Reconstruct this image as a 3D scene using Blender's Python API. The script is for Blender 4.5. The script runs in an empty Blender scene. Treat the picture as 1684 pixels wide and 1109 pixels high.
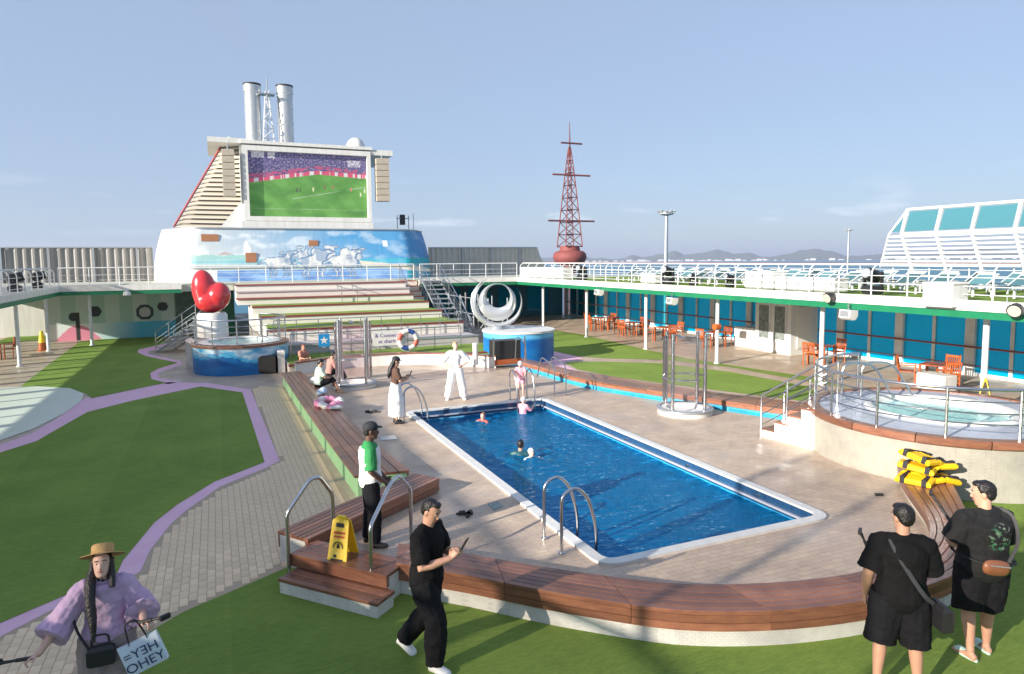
import bpy, math, random
from mathutils import Vector, Matrix, noise
from mathutils.geometry import tessellate_polygon
random.seed(7)
R = math.radians
PI = math.pi
scene = bpy.context.scene
COL = scene.collection

# ------------------------------------------------------------------ camera
F, YAW, PIT, ROLL, HC, PX = 1122.0, R(23.5), R(5), R(.5), 4.05, 842.0
PY = 426.5 + F*math.tan(PIT)
cam_d = bpy.data.cameras.new('camera'); cam = bpy.data.objects.new('camera', cam_d); COL.objects.link(cam)
cam_d.sensor_width = 36; cam_d.lens = 36*F/1684; cam_d.shift_y = -(554.5-PY)/1684
cam_d.clip_start = .1; cam_d.clip_end = 60000
cam.matrix_world = Matrix.Translation((0, 0, HC)) @ Matrix.Rotation(-YAW, 4, 'Z') @ Matrix.Rotation(PI/2-PIT, 4, 'X') @ Matrix.Rotation(-ROLL, 4, 'Z')
scene.camera = cam

# ------------------------------------------------------------------ sky, sun, exposure
SUN_EL, SUN_AZ = R(18.5), R(73)            # light travels towards azimuth SUN_AZ (from +Y towards +X)
world = bpy.data.worlds.new('World'); scene.world = world; world.use_nodes = True
nt = world.node_tree; nt.nodes.clear()
out = nt.nodes.new('ShaderNodeOutputWorld'); bg = nt.nodes.new('ShaderNodeBackground')
sky = nt.nodes.new('ShaderNodeTexSky'); sky.sky_type = 'NISHITA'; sky.sun_disc = False
sky.sun_elevation = SUN_EL; sky.sun_rotation = SUN_AZ+PI
sky.air_density = 1.0; sky.dust_density = .7; sky.ozone_density = 3.0; sky.altitude = 0
bg.inputs['Strength'].default_value = .15
tc = nt.nodes.new('ShaderNodeTexCoord'); sx = nt.nodes.new('ShaderNodeSeparateXYZ')
mp = nt.nodes.new('ShaderNodeMapping'); mp.inputs['Scale'].default_value = (9, 9, 42)
nz = nt.nodes.new('ShaderNodeTexNoise'); nz.inputs['Scale'].default_value = 1.0; nz.inputs['Detail'].default_value = 5
rp = nt.nodes.new('ShaderNodeValToRGB'); rp.color_ramp.elements[0].position = .56; rp.color_ramp.elements[1].position = .74
bd = nt.nodes.new('ShaderNodeValToRGB')
e = bd.color_ramp.elements; e[0].position = .03; e[0].color = (0, 0, 0, 1); e[1].position = .055; e[1].color = (1, 1, 1, 1)
q = e.new(.085); q.color = (.35, .35, .35, 1); q = e.new(.12); q.color = (0, 0, 0, 1)
ml = nt.nodes.new('ShaderNodeMath'); ml.operation = 'MULTIPLY'
ml2 = nt.nodes.new('ShaderNodeMath'); ml2.operation = 'MULTIPLY'; ml2.inputs[1].default_value = .45
mx = nt.nodes.new('ShaderNodeMix'); mx.data_type = 'RGBA'; mx.inputs['B'].default_value = (3.2, 3.2, 3.6, 1)
L = nt.links.new
L(tc.outputs['Generated'], sx.inputs[0]); L(tc.outputs['Generated'], mp.inputs[0]); L(mp.outputs[0], nz.inputs['Vector'])
L(nz.outputs['Fac'], rp.inputs[0]); L(sx.outputs['Z'], bd.inputs[0]); L(rp.outputs[0], ml.inputs[0]); L(bd.outputs[0], ml.inputs[1])
# a thin veil of haze over the whole sky
hz = nt.nodes.new('ShaderNodeMix'); hz.data_type = 'RGBA'; hz.inputs['Factor'].default_value = .88; hz.inputs['B'].default_value = (.92, 1.14, 1.57, 1)
L(sky.outputs[0], hz.inputs['A'])
L(ml.outputs[0], ml2.inputs[0]); L(ml2.outputs[0], mx.inputs['Factor']); L(hz.outputs['Result'], mx.inputs['A'])
L(mx.outputs['Result'], bg.inputs['Color']); L(bg.outputs[0], out.inputs[0])
sun_d = bpy.data.lights.new('sun', 'SUN'); sun_d.energy = 3.6; sun_d.angle = R(.5); sun_d.color = (1, .93, .82)
sun = bpy.data.objects.new('sun', sun_d); COL.objects.link(sun)
SD = Vector((math.sin(SUN_AZ)*math.cos(SUN_EL), math.cos(SUN_AZ)*math.cos(SUN_EL), -math.sin(SUN_EL)))
sun.rotation_euler = SD.to_track_quat('-Z', 'Y').to_euler()
scene.view_settings.view_transform = 'Standard'; scene.view_settings.look = 'None'
scene.view_settings.exposure = 1.45; scene.view_settings.gamma = 1

# ------------------------------------------------------------------ pixel of the photograph -> point of the place
def ray(px, py):
    a = (px-PX)/F; b = -(py-PY)/F
    c, s = math.cos(ROLL), math.sin(ROLL)
    v = -s*a+c*b; u = c*a+s*b
    cy, sy, cp, sp = math.cos(YAW), math.sin(YAW), math.cos(PIT), math.sin(PIT)
    return (sy*cp+u*cy+v*sy*sp, cy*cp-u*sy+v*cy*sp, -sp+v*cp)
def P(px, py, z=0.0):
    d = ray(px, py); t = (z-HC)/d[2]; return Vector((d[0]*t, d[1]*t, z))
def AtY(px, py, y):
    d = ray(px, py); t = y/d[1]; return Vector((d[0]*t, y, HC+d[2]*t))
def AtX(px, py, x):
    d = ray(px, py); t = x/d[0]; return Vector((x, d[1]*t, HC+d[2]*t))
ZO = -.18                                # outer deck level; pool deck is 0, upper deck UD
UD = 2.85

# ------------------------------------------------------------------ materials
MATS = {}
def mat(name, col, rough=.6, metal=0, noise_=None, bump=None, rnd=0, emit=None, spec=None, stretch=None, coat=0):
    if name in MATS: return MATS[name]
    m = bpy.data.materials.new(name); m.use_nodes = True; nt = m.node_tree; b = nt.nodes['Principled BSDF']
    b.inputs['Base Color'].default_value = (*col, 1); b.inputs['Roughness'].default_value = rough; b.inputs['Metallic'].default_value = metal
    if spec is not None: b.inputs['Specular IOR Level'].default_value = spec
    if coat: b.inputs['Coat Weight'].default_value = coat; b.inputs['Coat Roughness'].default_value = .15
    L = nt.links.new; src = None
    tc = nt.nodes.new('ShaderNodeTexCoord'); vec = tc.outputs['Object']
    if stretch:
        mp = nt.nodes.new('ShaderNodeMapping'); mp.inputs['Scale'].default_value = stretch; L(vec, mp.inputs[0]); vec = mp.outputs[0]
    if noise_:
        sc, col2 = noise_[0], noise_[1]
        n = nt.nodes.new('ShaderNodeTexNoise'); n.inputs['Scale'].default_value = sc; n.inputs['Detail'].default_value = 6; n.inputs['Roughness'].default_value = .65
        L(vec, n.inputs['Vector'])
        r = nt.nodes.new('ShaderNodeValToRGB'); r.color_ramp.elements[0].position = .32; r.color_ramp.elements[1].position = .7
        r.color_ramp.elements[0].color = (*col, 1); r.color_ramp.elements[1].color = (*col2, 1)
        L(n.outputs['Fac'], r.inputs[0]); src = r.outputs[0]
    if rnd:
        oi = nt.nodes.new('ShaderNodeObjectInfo'); mr = nt.nodes.new('ShaderNodeMapRange')
        mr.inputs['To Min'].default_value = 1-rnd; mr.inputs['To Max'].default_value = 1+rnd
        L(oi.outputs['Random'], mr.inputs['Value'])
        hs = nt.nodes.new('ShaderNodeHueSaturation'); hs.inputs['Color'].default_value = (*col, 1)
        if src: L(src, hs.inputs['Color'])
        L(mr.outputs[0], hs.inputs['Value']); src = hs.outputs[0]
    if src: L(src, b.inputs['Base Color'])
    if bump:
        n2 = nt.nodes.new('ShaderNodeTexNoise'); n2.inputs['Scale'].default_value = bump[0]; n2.inputs['Detail'].default_value = 4
        bp = nt.nodes.new('ShaderNodeBump'); bp.inputs['Strength'].default_value = bump[1]; bp.inputs['Distance'].default_value = .02
        L(vec, n2.inputs['Vector']); L(n2.outputs['Fac'], bp.inputs['Height']); L(bp.outputs[0], b.inputs['Normal'])
    if emit: b.inputs['Emission Color'].default_value = (*emit[0], 1); b.inputs['Emission Strength'].default_value = emit[1]
    MATS[name] = m; return m
def painted(name, rough=.5, emit=0, coat=0):           # colours printed on the surface, read from the mesh's colour attribute
    if name in MATS: return MATS[name]
    m = bpy.data.materials.new(name); m.use_nodes = True; nt = m.node_tree; b = nt.nodes['Principled BSDF']
    a = nt.nodes.new('ShaderNodeVertexColor'); a.layer_name = 'print'
    nt.links.new(a.outputs[0], b.inputs['Base Color']); b.inputs['Roughness'].default_value = rough
    if emit:
        nt.links.new(a.outputs[0], b.inputs['Emission Color']); b.inputs['Emission Strength'].default_value = emit
    MATS[name] = m; return m
def glass(name, tint, refl=.25, rough=.02, fill=None, fillw=0.0):
    if name in MATS: return MATS[name]
    m = bpy.data.materials.new(name); m.use_nodes = True; nt = m.node_tree; nt.nodes.clear(); L = nt.links.new
    o = nt.nodes.new('ShaderNodeOutputMaterial'); t = nt.nodes.new('ShaderNodeBsdfTransparent'); g = nt.nodes.new('ShaderNodeBsdfGlossy')
    t.inputs[0].default_value = (*tint, 1); g.inputs['Roughness'].default_value = rough
    fr = nt.nodes.new('ShaderNodeLayerWeight'); fr.inputs['Blend'].default_value = refl
    mx = nt.nodes.new('ShaderNodeMixShader'); L(fr.outputs['Fresnel'], mx.inputs[0]); L(g.outputs[0], mx.inputs[2])
    if fill:
        d = nt.nodes.new('ShaderNodeBsdfDiffuse'); d.inputs[0].default_value = (*fill, 1)
        m2 = nt.nodes.new('ShaderNodeMixShader'); m2.inputs[0].default_value = fillw
        L(t.outputs[0], m2.inputs[1]); L(d.outputs[0], m2.inputs[2]); L(m2.outputs[0], mx.inputs[1])
    else: L(t.outputs[0], mx.inputs[1])
    L(mx.outputs[0], o.inputs[0]); MATS[name] = m; return m
def tiles(name, c1, c2, mortar, w, h, msize=.006, rough=.6, rot=0, wall=False):
    if name in MATS: return MATS[name]
    m = bpy.data.materials.new(name); m.use_nodes = True; nt = m.node_tree; b = nt.nodes['Principled BSDF']; L = nt.links.new
    tc = nt.nodes.new('ShaderNodeTexCoord'); mp = nt.nodes.new('ShaderNodeMapping'); mp.inputs['Rotation'].default_value = (0, 0, rot)
    br = nt.nodes.new('ShaderNodeTexBrick'); br.inputs['Scale'].default_value = 1; br.inputs['Color1'].default_value = (*c1, 1); br.inputs['Color2'].default_value = (*c2, 1)
    br.inputs['Mortar'].default_value = (*mortar, 1); br.inputs['Mortar Size'].default_value = msize; br.inputs['Brick Width'].default_value = w; br.inputs['Row Height'].default_value = h
    br.inputs['Bias'].default_value = -.1
    n = nt.nodes.new('ShaderNodeTexNoise'); n.inputs['Scale'].default_value = 1.3; n.inputs['Detail'].default_value = 7; n.inputs['Roughness'].default_value = .7
    r = nt.nodes.new('ShaderNodeValToRGB'); r.color_ramp.elements[0].position = .3; r.color_ramp.elements[0].color = (.68, .66, .68, 1); r.color_ramp.elements[1].position = .68; r.color_ramp.elements[1].color = (1.06, 1.04, 1, 1)
    mm = nt.nodes.new('ShaderNodeMix'); mm.data_type = 'RGBA'; mm.blend_type = 'MULTIPLY'; mm.inputs['Factor'].default_value = 1
    if wall:                                            # upright surface: rows run level, columns along the wall
        sp_ = nt.nodes.new('ShaderNodeSeparateXYZ'); ad = nt.nodes.new('ShaderNodeMath'); ad.operation = 'ADD'; cb = nt.nodes.new('ShaderNodeCombineXYZ')
        L(tc.outputs['Object'], sp_.inputs[0]); L(sp_.outputs['X'], ad.inputs[0]); L(sp_.outputs['Y'], ad.inputs[1]); L(ad.outputs[0], cb.inputs['X']); L(sp_.outputs['Z'], cb.inputs['Y']); L(cb.outputs[0], mp.inputs[0])
    else: L(tc.outputs['Object'], mp.inputs[0])
    L(mp.outputs[0], br.inputs['Vector']); L(tc.outputs['Object'], n.inputs['Vector']); L(n.outputs['Fac'], r.inputs[0])
    L(br.outputs['Color'], mm.inputs['A']); L(r.outputs[0], mm.inputs['B']); L(mm.outputs['Result'], b.inputs['Base Color'])
    bp = nt.nodes.new('ShaderNodeBump'); bp.inputs['Strength'].default_value = .35; bp.inputs['Distance'].default_value = .004; bp.invert = True
    L(br.outputs['Fac'], bp.inputs['Height']); L(bp.outputs[0], b.inputs['Normal'])
    n3 = nt.nodes.new('ShaderNodeTexNoise'); n3.inputs['Scale'].default_value = .8; n3.inputs['Detail'].default_value = 5
    m3_ = nt.nodes.new('ShaderNodeMapRange'); m3_.inputs['From Min'].default_value = .38; m3_.inputs['From Max'].default_value = .62; m3_.inputs['To Min'].default_value = rough*.6; m3_.inputs['To Max'].default_value = min(1, rough*1.3)
    L(tc.outputs['Object'], n3.inputs['Vector']); L(n3.outputs['Fac'], m3_.inputs['Value']); L(m3_.outputs[0], b.inputs['Roughness']); MATS[name] = m; return m

WHITE = mat('white_paint', (.72, .71, .68), .45, noise_=(1.6, (.6, .58, .54)), stretch=(2.5, 2.5, .35))
WHITE2 = mat('white_steel', (.7, .71, .72), .35, noise_=(3, (.57, .57, .55)))
STEEL = mat('brushed_steel', (.62, .62, .63), .22, 1, noise_=(9, (.5, .5, .52)))
GREYST = mat('grey_steel', (.42, .44, .46), .4, .6)
BLACK = mat('black_plastic', (.02, .02, .022), .45)
WOOD = mat('varnished_teak', (.29, .125, .07), .28, noise_=(3.2, (.18, .075, .05)), bump=(30, .12), rnd=.32, stretch=(1.2, 1.2, 6))
WOODR = mat('red_wood_rail', (.33, .055, .035), .35, noise_=(6, (.22, .05, .03)))
TURF = None
TURF2 = mat('lime_turf', (.15, .27, .03), .95, noise_=(.9, (.2, .33, .045)), bump=(240, .8), spec=.1)
LAV = mat('lavender_edging', (.76, .43, .57), .7, noise_=(2.5, (.8, .5, .62)), bump=(90, .2))
MINT = mat('mint_vinyl', (.6, .64, .52), .55, noise_=(2, (.68, .7, .6)))
GREENP = mat('green_paint', (.01, .15, .07), .4, noise_=(2, (.012, .2, .085)))
SOFFIT = mat('soffit_paint', (.5, .5, .48), .6)
BLUEP = mat('blue_paint', (.01, .22, .5), .4)
DECKT = tiles('pool_deck_tiles', (.6, .47, .35), (.52, .4, .31), (.4, .32, .26), .2, .1, .005, .5)
FLOORT = tiles('gallery_floor_tiles', (.56, .45, .34), (.5, .4, .31), (.38, .32, .26), .4, .2, .006, .5)
PAVEB = mat('paver_bed', (.42, .32, .22), .8, noise_=(2, (.48, .37, .26)))
PAVER = mat('paver_tile', (.82, .61, .39), .6, noise_=(2.2, (.72, .53, .34)), rnd=.1)
SEAW = mat('sea_water', (.0, .13, .2), .35, noise_=(.004, (.004, .15, .22)), bump=(.12, .5), spec=.2)
ORANGE = mat('orange_varnish', (.42, .1, .02), .4, rnd=.25, noise_=(5, (.33, .07, .018)))
REDHEART = mat('glossy_red', (.55, .03, .035), .22, coat=.6)
SILVER = mat('pearl_white', (.5, .52, .54), .3, .55)
RUBBER = mat('dark_rubber', (.03, .03, .032), .7)

def turf_mat(name, c1, c2, c3):
    m = bpy.data.materials.new(name); m.use_nodes = True; nt = m.node_tree; b = nt.nodes['Principled BSDF']; L = nt.links.new
    tc = nt.nodes.new('ShaderNodeTexCoord')
    big = nt.nodes.new('ShaderNodeTexNoise'); big.inputs['Scale'].default_value = .55; big.inputs['Detail'].default_value = 5; big.inputs['Roughness'].default_value = .6
    mp = nt.nodes.new('ShaderNodeMapping'); mp.inputs['Scale'].default_value = (9, 70, 9); fine = nt.nodes.new('ShaderNodeTexNoise'); fine.inputs['Scale'].default_value = 1; fine.inputs['Detail'].default_value = 3
    fib = nt.nodes.new('ShaderNodeTexNoise'); fib.inputs['Scale'].default_value = 190; fib.inputs['Detail'].default_value = 2
    wv = nt.nodes.new('ShaderNodeTexWave'); wv.inputs['Scale'].default_value = .16; wv.bands_direction = 'X'; wv.wave_profile = 'SAW'
    r = nt.nodes.new('ShaderNodeValToRGB'); e = r.color_ramp.elements; e[0].position = .46; e[0].color = (*c1, 1); e[1].position = .9; e[1].color = (*c3, 1); q = e.new(.67); q.color = (*c2, 1)
    a1 = nt.nodes.new('ShaderNodeMath'); a1.operation = 'MULTIPLY_ADD'; a1.inputs[1].default_value = .35
    a2 = nt.nodes.new('ShaderNodeMath'); a2.operation = 'MULTIPLY_ADD'; a2.inputs[1].default_value = .45; a2.inputs[2].default_value = 0
    a3 = nt.nodes.new('ShaderNodeMath'); a3.operation = 'MULTIPLY_ADD'; a3.inputs[1].default_value = .04
    L(tc.outputs['Object'], big.inputs['Vector']); L(tc.outputs['Object'], mp.inputs[0]); L(mp.outputs[0], fine.inputs['Vector']); L(tc.outputs['Object'], fib.inputs['Vector']); L(tc.outputs['Object'], wv.inputs['Vector'])
    L(fine.outputs['Fac'], a2.inputs[0]); L(wv.outputs['Fac'], a3.inputs[0]); L(a2.outputs[0], a3.inputs[2])
    a4 = nt.nodes.new('ShaderNodeMath'); a4.operation = 'MULTIPLY_ADD'; a4.inputs[1].default_value = .5; L(fib.outputs['Fac'], a4.inputs[0]); L(a3.outputs[0], a4.inputs[2])
    L(big.outputs['Fac'], a1.inputs[0]); L(a4.outputs[0], a1.inputs[2]); L(a1.outputs[0], r.inputs[0]); L(r.outputs[0], b.inputs['Base Color'])
    bp = nt.nodes.new('ShaderNodeBump'); bp.inputs['Strength'].default_value = .9; bp.inputs['Distance'].default_value = .015; L(fib.outputs['Fac'], bp.inputs['Height']); L(bp.outputs[0], b.inputs['Normal'])
    b.inputs['Roughness'].default_value = .95; b.inputs['Specular IOR Level'].default_value = .1; return m
TURF = turf_mat('green_turf', (.12, .2, .045), (.215, .31, .065), (.31, .41, .085))
# ------------------------------------------------------------------ mesh builder
ORG = {}
def V(*a): return Vector(a) if a else Vector((0, 0, 0))
class MB:
    def __init__(s): s.v = []; s.f = []
    def add(s, vs, fs):
        k = len(s.v); s.v += [Vector(p) for p in vs]; s.f += [tuple(i+k for i in f) for f in fs]; return s
    def box(s, x0, x1, y0, y1, z0, z1):
        return s.add([(x0,y0,z0),(x1,y0,z0),(x1,y1,z0),(x0,y1,z0),(x0,y0,z1),(x1,y0,z1),(x1,y1,z1),(x0,y1,z1)],
                     [(3,2,1,0),(4,5,6,7),(0,1,5,4),(1,2,6,5),(2,3,7,6),(3,0,4,7)])
    def obox(s, c, size, M=None, ch=0):
        h = [d/2 for d in size]; M = M or Matrix.Identity(3); c = Vector(c)
        if ch:
            vs = []; a, b, d = h
            for z, o in ((-d, ch), (-d+ch, 0), (d-ch, 0), (d, ch)):
                vs += [(-a+o,-b+o,z),(a-o,-b+o,z),(a-o,b-o,z),(-a+o,b-o,z)]
            fs = [(3,2,1,0),(12,13,14,15)]
            for k in (0, 4, 8):
                for i in range(4): j = (i+1) % 4; fs.append((k+i,k+j,k+4+j,k+4+i))
            return s.add([c+M@Vector(p) for p in vs], fs)
        t = MB().box(-h[0],h[0],-h[1],h[1],-h[2],h[2]); return s.add([c+M@p for p in t.v], t.f)
    def loft(s, rings, cap=True):
        n = len(rings[0]); k = len(s.v); vs = []; fs = []
        for r in rings: vs += list(r)
        for a in range(len(rings)-1):
            for i in range(n):
                j = (i+1) % n; fs.append((a*n+i, a*n+j, (a+1)*n+j, (a+1)*n+i))
        if cap: fs.append(tuple(range(n-1,-1,-1))); fs.append(tuple((len(rings)-1)*n+i for i in range(n)))
        return s.add(vs, fs)
    def cyl(s, p0, p1, r0, r1=None, n=10):
        return s.tube([p0, p1], [r0, r0 if r1 is None else r1], n)
    def tube(s, pts, r, n=8, closed=False, flat=1.0, ref=None, round_=False):
        pts = [Vector(p) for p in pts]; m = len(pts)
        rr = list(r) if hasattr(r, '__len__') else [r]*m
        tang = []
        for i in range(m):
            a = pts[i-1] if (i > 0 or closed) else pts[i]; b = pts[(i+1) % m] if (i < m-1 or closed) else pts[i]
            t = (b-a); tang.append(t.normalized() if t.length > 1e-9 else Vector((0, 0, 1)))
        u = Vector(ref) if ref else (Vector((0, 0, 1)) if abs(tang[0].z) < .9 else Vector((1, 0, 0)))
        if round_:
            pts = [pts[0]-tang[0]*rr[0]*.8, pts[0]-tang[0]*rr[0]*.5]+pts+[pts[-1]+tang[-1]*rr[-1]*.5, pts[-1]+tang[-1]*rr[-1]*.8]
            rr = [rr[0]*.55, rr[0]*.85]+rr+[rr[-1]*.85, rr[-1]*.55]; tang = [tang[0]]*2+tang+[tang[-1]]*2; m += 4
        rings = []
        for i in range(m):
            t = tang[i]; u = (u-t*u.dot(t))
            u = u.normalized() if u.length > 1e-6 else t.orthogonal().normalized()
            w = t.cross(u)
            rings.append([pts[i]+(u*math.cos(2*PI*k/n)*flat+w*math.sin(2*PI*k/n))*rr[i] for k in range(n)])
        if closed: rings.append(rings[0])
        return s.loft(rings, not closed)
    def lathe(s, prof, cx, cy, n=32, a0=0, a1=2*PI):
        full = abs(a1-a0-2*PI) < 1e-6; m = n if full else n+1; vs = []; fs = []
        for i in range(m):
            a = a0+(a1-a0)*i/n
            vs += [(cx+r*math.cos(a), cy+r*math.sin(a), z) for r, z in prof]
        k = len(prof)
        for i in range(n):
            j = (i+1) % m
            for q in range(k-1): fs.append((i*k+q, j*k+q, j*k+q+1, i*k+q+1))
        return s.add(vs, fs)
    def sheet(s, loops, z):
        if not hasattr(loops[0][0], '__len__'): loops = [loops]
        L3 = [[Vector((p[0], p[1], 0)) for p in lp] for lp in loops]
        flat = [Vector((p.x, p.y, z)) for lp in L3 for p in lp]; fs = []
        for t in tessellate_polygon(L3):
            a, b, c = (flat[i] for i in t)
            fs.append(tuple(t) if (b-a).cross(c-a).z > 0 else tuple(reversed(t)))
        return s.add(flat, fs)
    def prism(s, loops, z0, z1):
        if not hasattr(loops[0][0], '__len__'): loops = [loops]
        s.sheet(loops, z1)
        for lp in loops:
            n = len(lp)
            for i in range(n):
                a, b = lp[i], lp[(i+1) % n]
                s.add([(a[0],a[1],z0),(b[0],b[1],z0),(b[0],b[1],z1),(a[0],a[1],z1)], [(0,1,2,3)])
        return s
    def ell(s, c, rx, ry, rz, n=14, m=9, M=None):
        c = Vector(c); M = M or Matrix.Identity(3); rings = []
        for i in range(m):
            t = -PI/2+PI*(i+.35)/(m-.3)
            rings.append([c+M@Vector((rx*math.cos(t)*math.cos(2*PI*k/n), ry*math.cos(t)*math.sin(2*PI*k/n), rz*math.sin(t))) for k in range(n)])
        return s.loft(rings)
    def build(s, name, m, parent=None, smooth=False, ang=40):
        me = bpy.data.meshes.new(name); o0 = ORG.get(parent.name, Vector()) if parent else Vector()
        me.from_pydata([tuple(p-o0) for p in s.v], [], s.f)
        if m: me.materials.append(m)
        if smooth: me.shade_smooth(); me.set_sharp_from_angle(angle=R(ang))
        me.update()
        o = bpy.data.objects.new(name, me); COL.objects.link(o)
        if parent: o.parent = parent; ORG[o.name] = o0
        return o
def tag(o, label=None, cat=None, group=None, kind=None):
    if label: o['label'] = label
    if cat: o['category'] = cat
    if group: o['group'] = group
    if kind: o['kind'] = kind
    return o
def thing(name, label, cat, loc=(0,0,0), group=None):
    o = bpy.data.objects.new(name, None); COL.objects.link(o); o.location = loc; o.empty_display_size = .2
    ORG[o.name] = Vector(loc); return tag(o, label, cat, group)
def child(o, parent):
    """an object of shared mesh data put under parent"""
    c = bpy.data.objects.new(o.name.split('.')[0], o.data if not isinstance(o, bpy.types.Mesh) else o); COL.objects.link(c); c.parent = parent; return c
def copy_tree(o, parent=None):
    c = o.copy(); COL.objects.link(c); c.parent = parent
    for ch in list(o.children): copy_tree(ch, c)
    return c
def dup(root, loc, rz, label=None):
    c = copy_tree(root); c.location = loc; c.rotation_euler = (0, 0, rz)
    if label: c['label'] = label
    return c
def struct(o): o['kind'] = 'structure'; return o
ORDS = ['nearest', 'second', 'third', 'fourth', 'fifth', 'sixth', 'seventh', 'eighth', 'ninth', 'tenth', 'eleventh', 'twelfth', 'thirteenth', 'fourteenth', 'fifteenth', 'sixteenth', 'seventeenth', 'eighteenth', 'nineteenth', 'twentieth', 'twenty-first', 'twenty-second', 'twenty-third', 'twenty-fourth']
def spline(pts, n):
    pts = [Vector(p) for p in pts]; ext = [pts[0]*2-pts[1]]+pts+[pts[-1]*2-pts[-2]]; res = []
    for i in range(1, len(ext)-2):
        p0, p1, p2, p3 = ext[i-1:i+3]
        for k in range(n):
            t = k/n; res.append(.5*((2*p1)+(p2-p0)*t+(2*p0-5*p1+4*p2-p3)*t*t+(3*p1-p0-3*p2+p3)*t**3))
    res.append(pts[-1]); return res
def resample(pts, m):
    d = [0]
    for a, b in zip(pts, pts[1:]): d.append(d[-1]+(b-a).length)
    res = []; j = 0
    for k in range(m+1):
        t = d[-1]*k/m
        while j < len(d)-2 and d[j+1] < t: j += 1
        f = 0 if d[j+1] == d[j] else (t-d[j])/(d[j+1]-d[j]); res.append(pts[j].lerp(pts[j+1], f))
    return res
def arcpath(pts, rad, n=5):
    """polyline with rounded corners"""
    pts = [Vector(p) for p in pts]; res = [pts[0]]
    for i in range(1, len(pts)-1):
        a, b, c = pts[i-1:i+2]; d1 = (a-b); d2 = (c-b); r = min(rad, d1.length*.48, d2.length*.48)
        p, q = b+d1.normalized()*r, b+d2.normalized()*r
        for k in range(n+1):
            t = k/n; res.append((1-t)**2*p+2*t*(1-t)*b+t*t*q)
    return res+[pts[-1]]
def grid_print(name, fn, pos, nu, nv, m, parent=None):
    """a surface with a printed picture: fn(u,v) gives the print's colour"""
    vs = [pos(i/nu, j/nv) for j in range(nv+1) for i in range(nu+1)]
    fs = [(j*(nu+1)+i, j*(nu+1)+i+1, (j+1)*(nu+1)+i+1, (j+1)*(nu+1)+i) for j in range(nv) for i in range(nu)]
    b = MB(); b.add(vs, fs); o = b.build(name, m, parent, True)
    ca = o.data.color_attributes.new('print', 'FLOAT_COLOR', 'POINT')
    k = 0
    for j in range(nv+1):
        for i in range(nu+1):
            c = fn(i/nu, j/nv); ca.data[k].color = (c[0], c[1], c[2], 1); k += 1
    return o
def lerp3(a, b, t): t = max(0, min(1, t)); return tuple(a[i]+(b[i]-a[i])*t for i in range(3))
def fb(x, y, z=0, o=4): return noise.fractal(Vector((x, y, z)), 1.0, 2.0, o)
_TXT = 0
def text(name, s, size, m, parent, M, thick=0):
    cu = bpy.data.curves.new(name, 'FONT'); cu.body = s; cu.size = size; cu.align_x = 'CENTER'; cu.align_y = 'CENTER'; cu.extrude = thick
    ob = bpy.data.objects.new('tmp', cu); COL.objects.link(ob); dg = bpy.context.evaluated_depsgraph_get()
    me = bpy.data.meshes.new_from_object(ob.evaluated_get(dg)); bpy.data.objects.remove(ob); me.name = name
    me.transform(M); me.materials.clear(); me.materials.append(m)
    o = bpy.data.objects.new(name, me); COL.objects.link(o); o.parent = parent; return o

# ================================================================== SETTING
def px(pts, z=ZO): return [P(a, b, z) for a, b in pts]
POOL = (4.66, 8.5, 7.6, 17.45)
PH = [(POOL[0],POOL[2]),(POOL[1],POOL[2]),(POOL[1],POOL[3]),(POOL[0],POOL[3])]
def rrect(x0, x1, y0, y1, r, n=6):
    pts = []
    for cx, cy, a in ((x1-r,y0+r,-90),(x1-r,y1-r,0),(x0+r,y1-r,90),(x0+r,y0+r,180)):
        pts += [(cx+r*math.cos(R(a+90*k/n)), cy+r*math.sin(R(a+90*k/n))) for k in range(n+1)]
    return pts
# sea and far shore
b = MB(); b.sheet([(30000*math.cos(2*PI*k/48), 30000*math.sin(2*PI*k/48)) for k in range(48)], -25); struct(b.build('sea', SEAW))
b = MB(); NA = 150; rows = []
for r_, hh in ((6000, 0), (6500, .45), (7000, 1), (7600, .8), (8600, 0)):
    row = []
    for i in range(NA+1):
        a = R(20+42*i/NA)                               # azimuth from +Y
        pxl = i/NA
        h = 62+70*fb(pxl*7, 3.1)+45*fb(pxl*19, 1.7)
        env = min(1, max(0, (pxl-.03)*6))
        row.append(V(math.sin(a)*r_, math.cos(a)*r_, -26+max(4, h*env)*hh*(1+.2*fb(pxl*30, r_*.01))))
    rows.append(row)
for q in range(len(rows)-1):
    for i in range(NA):
        b.add([rows[q][i], rows[q][i+1], rows[q+1][i+1], rows[q+1][i]], [(0,1,2,3)])
HILL = mat('far_hill', (.07, .09, .06), .9, noise_=(.002, (.12, .12, .09)))
struct(b.build('far_hills', HILL, None, True))
b = MB()
for i in range(110):
    a = R(random.choice([random.uniform(33, 44), random.uniform(28, 60)])); d = random.uniform(5700, 6000); w = random.uniform(15, 45); h = random.choice([5, 7, 10, 16])
    c = V(math.sin(a)*d, math.cos(a)*d, -25+h/2); b.obox(c, (w, w, h), Matrix.Rotation(-a, 3, 'Z'))
tag(b.build('far_shore_town', mat('far_town', (.5, .5, .5), .8)), 'pale strip of a distant shore town below the hills', 'town', None, 'stuff')

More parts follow.
